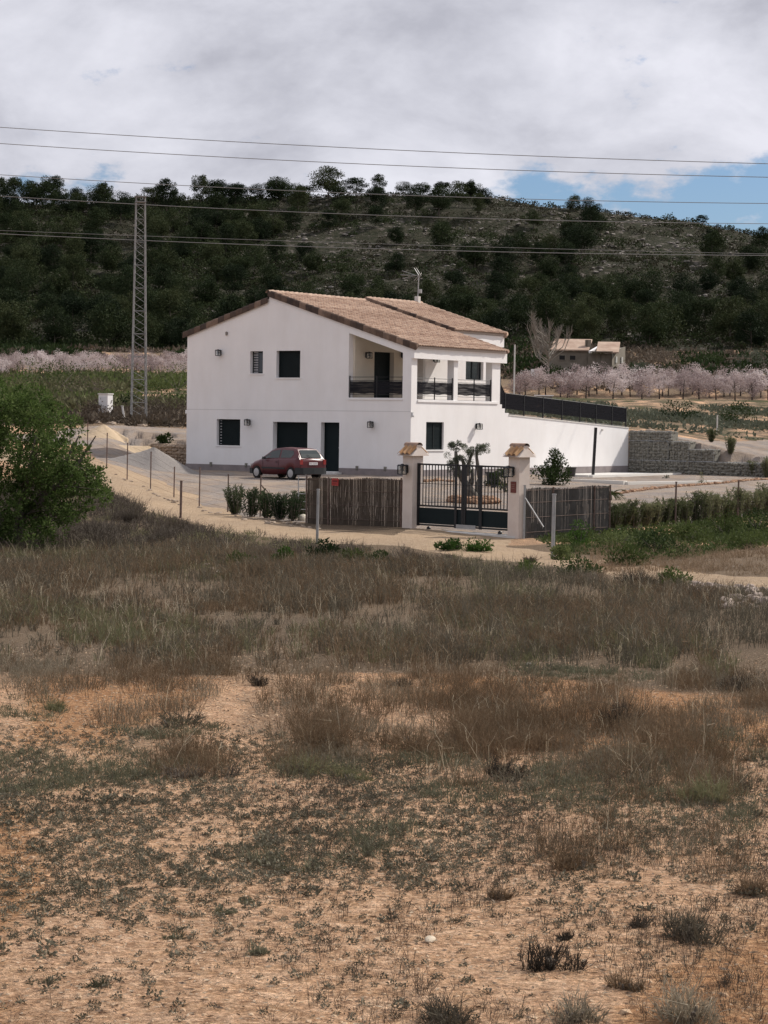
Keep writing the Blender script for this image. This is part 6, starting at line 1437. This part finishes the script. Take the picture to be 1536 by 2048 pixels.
for k in range(30):
    px = rr.uniform(380, 900); g = G(px, rr.uniform(1128, 1150), 30, 60); mb.rock((g[0], g[1], g[2] + .03), rr.uniform(.04, .10), rr, .6)
tag(build('rubble', mb, mat('pink_rubble', (.26, .20, .165), .95, (.42, .35, .30), 6, .6, 20)), 'heap of broken pale rubble on the bank at the right edge', 'rubble', kind='stuff')
mb = MB()
for k in range(150):
    px = rr.uniform(20, 372); g = Gy(px, rr.uniform(133, 158)); mb.rock((g[0], g[1], g[2] + .03), rr.uniform(.08, .3), rr, .6)
for k in range(60):
    px = rr.uniform(200, 640); f_ = rr.random(); a = np.interp(px, [173, 212, 253, 300, 347, 398, 455, 520, 640], [893, 931, 959, 979, 1001, 1015, 1030, 1040, 1052]); g = G(px, a + rr.uniform(0, 7), 50, 125); mb.rock((g[0], g[1], g[2] + .01), rr.uniform(.05, .12), rr, .5)
tag(build('stone_litter', mb, M['tanstone']), 'loose stones along the fence line and beyond the left terrace', 'stones', kind='stuff')

# ------------------------------------------------------------------ the dry field
def field(name, label, m_, n, D0, D1, dens_fn, nb, hfn, wd, seed, spread=.35, bend=.22, rad=.12, branch=2, pxa=-300, pxb=1850):
    n = int(n * 1.3); rng = np.random.default_rng(seed); x, y, z, px = polar_pts(rng, n, D0, D1, pxa, pxb); ppx, ppy = proj_py(x, y, z); keep = rng.random(n) < dens_fn(px, ppy, x, y); x, y, z, px, ppy = x[keep], y[keep], z[keep], px[keep], ppy[keep]; N = len(x)
    h = hfn(px, ppy, x, y, rng); a = rng.uniform(0, 6.28, (N, nb)); q = np.sqrt(rng.random((N, nb))) * rad * (h / np.maximum(h.mean(), 1e-6))[:, None]
    P = np.stack([x[:, None] + np.cos(a) * q, y[:, None] + np.sin(a) * q, np.repeat(z[:, None] - .01, nb, 1)], -1).reshape(-1, 3); a = a.ravel(); o = np.abs(rng.normal(size=N * nb)) * spread
    Dd = np.stack([np.cos(a) * o, np.sin(a) * o, np.ones(N * nb)], -1); L_ = np.repeat(h, nb) * rng.uniform(.45, 1.1, N * nb); sc = np.sqrt(P[:, 1] / 30); V1, Q1, T1 = blades(P, Dd, L_, wd * sc, bend, rng); parts = [(V1, Q1, T1)]
    if branch:
        Pm = np.repeat(P + unit(Dd) * (L_ * rng.uniform(.3, .7, len(L_)))[:, None], branch, 0); D2 = np.repeat(unit(Dd), branch, 0) + rng.normal(size=(len(Pm), 3)) * .5; V2, Q2, T2 = blades(Pm, D2, np.repeat(L_, branch) * rng.uniform(.2, .4, len(Pm)), wd * .7 * np.repeat(sc, branch), bend, rng); parts.append((V2, Q2, T2))
    V, Q, T = join_np(parts); o_ = new_obj(name, mesh_np(name, V, Q, T), m_); tag(o_, label, 'dry grass', kind='stuff'); print(name, N, len(V)); return o_
def patch(px, ppy, lst):
    v = np.zeros(len(px))
    for cx, cy, rx, ry_, s in lst: v = np.maximum(v, s * sstep(1.15, .6, np.hypot((px - cx) / rx, (ppy - cy) / ry_)))
    return v
BAND = [(300, 1235, 900, 95, 1), (1200, 1240, 900, 100, 1), (200, 1340, 180, 50, .5), (80, 1310, 200, 60, .7), (620, 1300, 330, 60, .9), (1150, 1290, 500, 55, .9), (60, 1390, 90, 50, .6), (330, 1330, 90, 40, .5)]
def d_band(px, py, x, y):
    edge = 1330 + 40 * (vnoise(px / 60, py * 0, 4) - .5) + 30 * (vnoise(px / 17, py * 0 + 9, 6) - .5)
    bank = np.interp(px, [-200, 100, 420, 640, 860, 1000, 1200, 1400, 1600], [1085, 1090, 1098, 1118, 1135, 1142, 1162, 1185, 1190])
    return np.where((py < edge) & (py > bank), 1.0, 0) * (.12 + 1.2 * sstep(.2, .75, vnoise(x * .8, y * .4, 3)))
DRY1 = foliage('dry_stems_grey', (.095, .082, .060), (.190, .165, .120), .5, .2, (.38, .325, .24), hs=30); DRY2 = foliage('dry_stems_red', (.115, .078, .046), (.22, .155, .098), .6, .2, (.40, .30, .205), hs=30); OLV = foliage('olive_stems', (.085, .085, .045), (.15, .148, .078), .7, .25, (.23, .22, .12))
hb = lambda px, py, x, y, r: r.uniform(.22, .50, len(px)) * np.interp(py, [1090, 1150, 1300, 1340], [.7, 1.0, .9, .7]) * (.45 + 1.1 * vnoise(x * .5, y * .25, 12))
field('dry_grass', 'grey brown dead stems filling the field before the track', DRY1, 6200, 26, 60, d_band, 13, hb, .0085, 1)
field('dry_grass', 'reddish dry stems mixed through the field', DRY2, 6500, 26, 60, lambda px, py, x, y: d_band(px, py, x, y) * sstep(.35, .65, vnoise(x * .35 + 7, y * .12, 15) + .25 * sstep(1150, 1250, py) * sstep(1000, 500, px)), 12, hb, .0080, 2)
field('olive_weeds', 'olive green weeds scattered in the dry field', OLV, 6000, 26, 58, lambda px, py, x, y: d_band(px, py, x, y) * np.maximum(sstep(.55, .8, vnoise(x * .5 + 3, y * .2, 25)) * .8, patch(px, py, [(950, 1230, 70, 100, 1), (600, 1290, 120, 50, .8), (330, 1290, 90, 50, .5), (1150, 1290, 200, 60, .5), (250, 1130, 150, 30, .6)])), 14, lambda px, py, x, y, r: r.uniform(.15, .38, len(px)), .007, 3)
def d_bank(px, py, x, y):
    top = np.interp(px, [-60, 120, 200, 260, 320, 400, 640, 860, 1000], [970, 980, 994, 1013, 1033, 1060, 1090, 1110, 1124]) + 14 * (vnoise(px / 22, py * 0, 81) - .3); bot = np.interp(px, [-60, 420, 640, 860, 1000], [1110, 1115, 1130, 1145, 1150])
    return np.where((py > top) & (py < bot) & (px < 1000), 1.0, 0) * (.2 + 1.1 * sstep(.3, .6, vnoise(x * .9, y * .4, 82)))
field('bank_scrub', 'dark brown dead scrub along the near bank of the track', DEAD, 6200, 44, 84, d_bank, 22, lambda px, py, x, y, r: r.uniform(.12, .42, len(px)) * np.interp(px, [0, 250, 420, 900], [1.7, 1.6, 1.0, .7]), .009, 21, .8, .3, .2)
field('bank_scrub', 'olive brown scrub along the near bank of the track', OLV, 2200, 44, 84, lambda px, py, x, y: d_bank(px, py, x + 9, y), 18, lambda px, py, x, y, r: r.uniform(.12, .36, len(px)), .009, 22, .7, .3, .16)
field('dry_grass', 'sparse straw grass on the bare earth right of the track', DRY2, 6500, 42, 66, lambda px, py, x, y: ((py > 1092) & (py < 1152) & (px > 1150)) * (.35 + .8 * vnoise(x, y * .5, 83)), 12, lambda px, py, x, y, r: r.uniform(.06, .26, len(px)), .008, 23)
MID = [(960, 1455, 200, 75, 1), (700, 1470, 150, 75, .8), (830, 1400, 320, 60, .6), (1210, 1430, 90, 60, .6), (1300, 1500, 230, 80, .75), (1480, 1450, 120, 70, .7), (1450, 1370, 130, 35, .8), (390, 1535, 80, 32, 1), (620, 1520, 90, 40, .7), (340, 1395, 110, 45, .35), (300, 1340, 300, 35, .4), (1000, 1560, 150, 35, .5), (1350, 1580, 180, 40, .6), (110, 1350, 120, 55, .6), (250, 1440, 120, 35, .22), (1200, 1720, 130, 80, .6), (1430, 1720, 90, 70, .45), (1380, 1880, 110, 60, .5), (900, 1960, 120, 60, .25), (1060, 1860, 90, 60, .3)]
d_mid = lambda px, py, x, y: patch(px, py, MID) * (.12 + .75 * sstep(.35, .7, vnoise(x * 1.9, y * .9, 33))) * (py > 1320)
field('dry_stalks', 'clumps of reddish dry stalks on the orange soil', DRY2, 9000, 13, 27.5, d_mid, 20, lambda px, py, x, y, r: r.uniform(.08, .36, len(px)) * (.6 + .8 * vnoise(x * 1.3, y, 37)), .0046, 4, .45, .25, .10)
field('dry_stalks', 'grey dead stalks among the reddish clumps', DRY1, 7000, 13, 27.5, lambda px, py, x, y: d_mid(px, py, x + 31, y) * .9, 18, lambda px, py, x, y, r: r.uniform(.08, .28, len(px)), .004, 5, .5, .25, .09)
LOW = [(190, 1535, 260, 40, 1), (60, 1560, 130, 35, .8), (1080, 1580, 260, 50, .9), (1300, 1560, 250, 70, 1), (1440, 1530, 120, 80, .8), (660, 1530, 130, 40, .7), (880, 1520, 130, 40, .6), (320, 1460, 120, 25, .8), (60, 1420, 70, 30, .7), (620, 1710, 160, 40, .8), (760, 1670, 120, 40, .6), (1300, 1670, 120, 60, .5), (1180, 1340, 200, 30, .6), (1500, 1640, 50, 35, .9)]
GRY = foliage('grey_green_tufts', (.075, .075, .048), (.15, .148, .095), 1.0, .2, (.25, .24, .165))
field('grey_ground_cover', 'low grey green ground cover on the sandy soil', GRY, 12000, 13, 28, lambda px, py, x, y: patch(px, py, LOW) * (.35 + sstep(.3, .6, vnoise(x * 2, y, 43))), 18, lambda px, py, x, y, r: r.uniform(.04, .13, len(px)), .007, 6, .9, .3, .07, 1)
# small cushion plants dotted over the pale soil
rng = np.random.default_rng(91); x, y, z, px = polar_pts(rng, 37000, 9.0, 21, -250, 1800); ppx, ppy = proj_py(x, y, z)
dn = np.interp(ppy, [1430, 1560, 1600, 1760, 1860, 1950, 2040], [.1, .5, .8, .62, .22, .12, .08]) * np.interp(px, [0, 700, 1000, 1536], [1, 1, .6, .35]) * (.38 + .85 * sstep(.28, .62, vnoise(x * 1.6, y * .9, 61))); keep = rng.random(len(x)) < dn; x, y, z = x[keep], y[keep], z[keep]; N = len(x); nl = 34
r = rng.uniform(.012, .033, N) * (1 + .9 * (rng.random(N) < .06)); d = unit(rng.normal(size=(N, nl, 3))); d[..., 2] = np.abs(d[..., 2]) * .9 + .1; P = np.stack([x, y, z], -1)[:, None] + d * r[:, None, None] * rng.uniform(.3, 1.0, (N, nl, 1))
V, Q = leaves(P.reshape(-1, 3), d.reshape(-1, 3) + rng.normal(size=(N * nl, 3)) * .8, np.repeat(r, nl) * .50, np.repeat(r, nl) * .26, rng); print('cushions', N)
tag(new_obj('cushion_plants', mesh_np('cushion_plants', V, Q), foliage('cushion_leaves', (.060, .054, .038), (.120, .110, .078), 1.4, .15, (.23, .21, .155))), 'countless tiny grey green cushion plants dotted over the sand', 'ground cover', kind='stuff')
# pebbles and clods
rng = np.random.default_rng(92); x, y, z, px = polar_pts(rng, 11000, 9.0, 30, -250, 1800); mb = MB(); rr = random.Random(5)
for a, b, c in zip(x, y, z): mb.rock((a, b, c), rr.uniform(.005, .016) * (2.0 if rr.random() < .03 else 1), rr, .7)
tag(build('pebbles', mb, mat('soil_pebbles', (.34, .21, .12), .95, (.54, .40, .27), 9, det=2)), 'pale pebbles and clods scattered on the soil', 'pebbles', kind='stuff')
# sparse stems over the bare soil
field('dry_sprigs', 'thin dead sprigs sticking up from the bare soil', DEAD, 7500, 9, 19, lambda px, py, x, y: np.interp(px, [0, 400, 700, 1536], [.05, .10, .55, .8]) * (.1 + 1.1 * sstep(.3, .7, vnoise(x * 2, y * 1.2, 71))), 8, lambda px, py, x, y, r: r.uniform(.03, .17, len(px)), .0034, 7, .5, .3, .02, 2)
field('straw_stalks', 'single pale straw stalks standing out of the dry field', foliage('straw', (.22, .18, .12), (.38, .32, .22), 1, .3, (.52, .45, .33)), 5200, 14, 55, lambda px, py, x, y: .5 * np.maximum(d_band(px, py, x, y), d_mid(px, py, x, y) * 1.4), 2, lambda px, py, x, y, r: r.uniform(.25, .62, len(px)), .0062, 31, .3, .3, .05, 1)
rng = np.random.default_rng(93); x, y, z, px = polar_pts(rng, 23000, 9.0, 30, -250, 1800); n_ = len(x); d = unit(rng.normal(size=(n_, 3)) * np.array([1, 1, .15]))
V, Q = leaves(np.stack([x, y, z + .006], -1), d, rng.uniform(.015, .06, n_), rng.uniform(.004, .014, n_), rng); tag(new_obj('plant_litter', mesh_np('plant_litter', V, Q), foliage('litter_bits', (.05, .036, .026), (.14, .10, .07), 3, .0, (.42, .33, .24))), 'dry bits of stem and leaf lying on the soil', 'litter', kind='stuff')
# individual bushes of the foreground
FGB = [(1375, 1885, .48, .34, 'largest grey brown bush in the lower right foreground', 'DRY1'), (1285, 1855, .18, .12, 'small dark clump left of the largest foreground bush', 'DEAD'), (1105, 1940, .34, .26, 'dark sparse bush at lower centre right', 'DEAD'), (1150, 2046, .42, .22, 'spreading twigs at the bottom edge right of centre', 'DRY1'), (900, 2050, .40, .20, 'dense dry bush at the bottom edge centre right', 'DRY1'), (1380, 2050, .55, .28, 'stiff grey twigs at the bottom edge in the lower right corner', 'DRY1'), (1120, 1880, .14, .10, 'little dark tuft above the dark sparse bush', 'DEAD'),
       (1160, 1740, .40, .25, 'loose brown bush right of centre on the sand', 'DRY2'), (1000, 1800, .26, .14, 'flat brown bush at centre right on the sand', 'DRY2'), (1500, 1790, .30, .20, 'brown bush near the right edge of the sand', 'DRY2'), (1240, 1460, .62, .42, 'dark tall bush standing alone on the orange soil right of centre', 'DEAD'), (1110, 1500, .9, .42, 'bush at the right end of the big reddish clump', 'DRY2'), (960, 1490, 1.0, .50, 'tallest bush in the big reddish clump', 'DRY2'), (820, 1500, .9, .42, 'middle bush of the big reddish clump', 'DRY2'), (640, 1500, .9, .45, 'left bush of the big reddish clump', 'DRY2'), (395, 1555, .60, .22, 'dark flat bush left of the big reddish clump', 'DEAD'),
       (600, 1545, .8, .26, 'dark low bush between the two clumps', 'OLV'), (1400, 1600, .6, .30, 'dark green grey bush at the right above the sand', 'OLV'), (1010, 1560, .5, .28, 'dark bush under the big reddish clump', 'DEAD'), (1480, 1380, .9, .34, 'grey rounded bush at right below the field', 'DEAD'), (515, 1372, .30, .28, 'narrow dark bush at the lower edge of the field left of centre', 'DEAD'), (800, 1372, .35, .25, 'small dark bush at the lower edge of the field', 'DEAD'), (110, 1420, .35, .2, 'small green grey bush near the left edge', 'OLV'), (340, 1455, 1.1, .26, 'low straggling grey bush over the orange soil', 'DRY1'), (700, 1560, .5, .2, 'low green bush under the left reddish bush', 'OLV'),
       (320, 1700, .0, 0, '', ''), (345, 1880, .16, .07, 'bluish grey flat plant low on the left', 'GRY'), (450, 1830, .15, .08, 'bluish grey tuft left of centre', 'GRY'), (490, 1805, .14, .08, 'second bluish grey tuft left of centre', 'GRY'), (205, 1975, .17, .07, 'flat grey plant near the bottom left', 'GRY'), (85, 1970, .17, .07, 'grey plant at the bottom left corner', 'GRY'), (520, 1910, .14, .10, 'upright grey tuft at lower centre', 'GRY'), (1250, 1980, .25, .16, 'thin twiggy bush between the bottom bushes', 'DRY2'), (590, 1745, .2, .09, 'dark green tuft in the middle of the sand', 'OLV')]
MM = dict(DRY1=DRY1, DRY2=DRY2, DEAD=DEAD, OLV=OLV, GRY=GRY)
for i, (px, py, w, h, lab, m_) in enumerate(FGB):
    if w: twig_bush(lab, G(px, py, 8, 40, .05), w, h, int(260 + 260 * min(1, w)), MM[m_], 900 + i, 'dry_bush' if m_ not in ('GRY', 'OLV') else 'grey_bush', .8, .0045 if w < .6 else .006, 'bush')
# scrub carpet behind the house (left field and right grey field), grass strip
def carpet(name, label, m_, n, D0, D1, pxa, pxb, cond, r0, r1, seed, zs=.6):
    rng = np.random.default_rng(seed); x, y, z, px = polar_pts(rng, n, D0, D1, pxa, pxb); k = cond(px, x, y); x, y, z = x[k], y[k], z[k]; N = len(x); nl = 12; r = rng.uniform(r0, r1, N); d = unit(rng.normal(size=(N, nl, 3))); d[..., 2] = np.abs(d[..., 2]); P = np.stack([x, y, z], -1)[:, None] + d * r[:, None, None] * np.array([1, 1, zs])
    V, Q = leaves(P.reshape(-1, 3), d.reshape(-1, 3) + rng.normal(size=(N * nl, 3)) * .5, np.repeat(r, nl) * .8, np.repeat(r, nl) * .35, rng); tag(new_obj(name, mesh_np(name, V, Q), m_), label, 'scrub', kind='stuff')
ndr = lambda px, x, y: vnoise(x * .15, y * .06, 51) > .42
carpet('field_scrub', 'brown and grey scrub of the fallow field left of the house', BRN, 2600, 133, 178, -100, 380, lambda px, x, y: vnoise(x * .3, y * .15, 52) > .4, .2, .6, 1)
carpet('field_weeds', 'green weeds of the field below the left blossom', MDG, 3200, 176, 252, -100, 640, lambda px, x, y: vnoise(x * .12, y * .06, 53) > .42, .3, .9, 2)
carpet('field_weeds', 'olive brown weeds of the field below the left blossom', OLV, 3600, 160, 256, -100, 640, lambda px, x, y: vnoise(x * .10 + 9, y * .06, 57) > .40, .3, .9, 12)
carpet('field_scrub', 'grey green scrub of the field behind the gabion wall', GRG, 3200, 140, 235, 1000, 1640, lambda px, x, y: ndr(px, x, y) & ((x * HX[0] < 1e9)), .2, .55, 3)
carpet('terrace_scrub', 'dark scrub on the terraces at the foot of the hill', BRN, 5200, 314, 378, -100, 1660, lambda px, x, y: vnoise(x * .1, y * .08, 54) > .40, .4, 1.1, 4)
carpet('terrace_scrub', 'dark green scrub at the foot of the hill', DKG, 3600, 330, 382, -100, 1660, lambda px, x, y: vnoise(x * .1 + 5, y * .08, 56) > .5, .5, 1.3, 5)
carpet('ditch_weeds', 'dark green weeds along the ditch below the right hedge', DKG, 3200, 52, 82, 1080, 1600, lambda px, x, y: in_poly(x, y, green_r), .05, .16, 16, .7)
carpet('ditch_weeds', 'green ground weeds along the ditch below the right hedge', MDG, 1300, 52, 82, 1080, 1600, lambda px, x, y: in_poly(x, y, green_r), .05, .16, 6, .8)
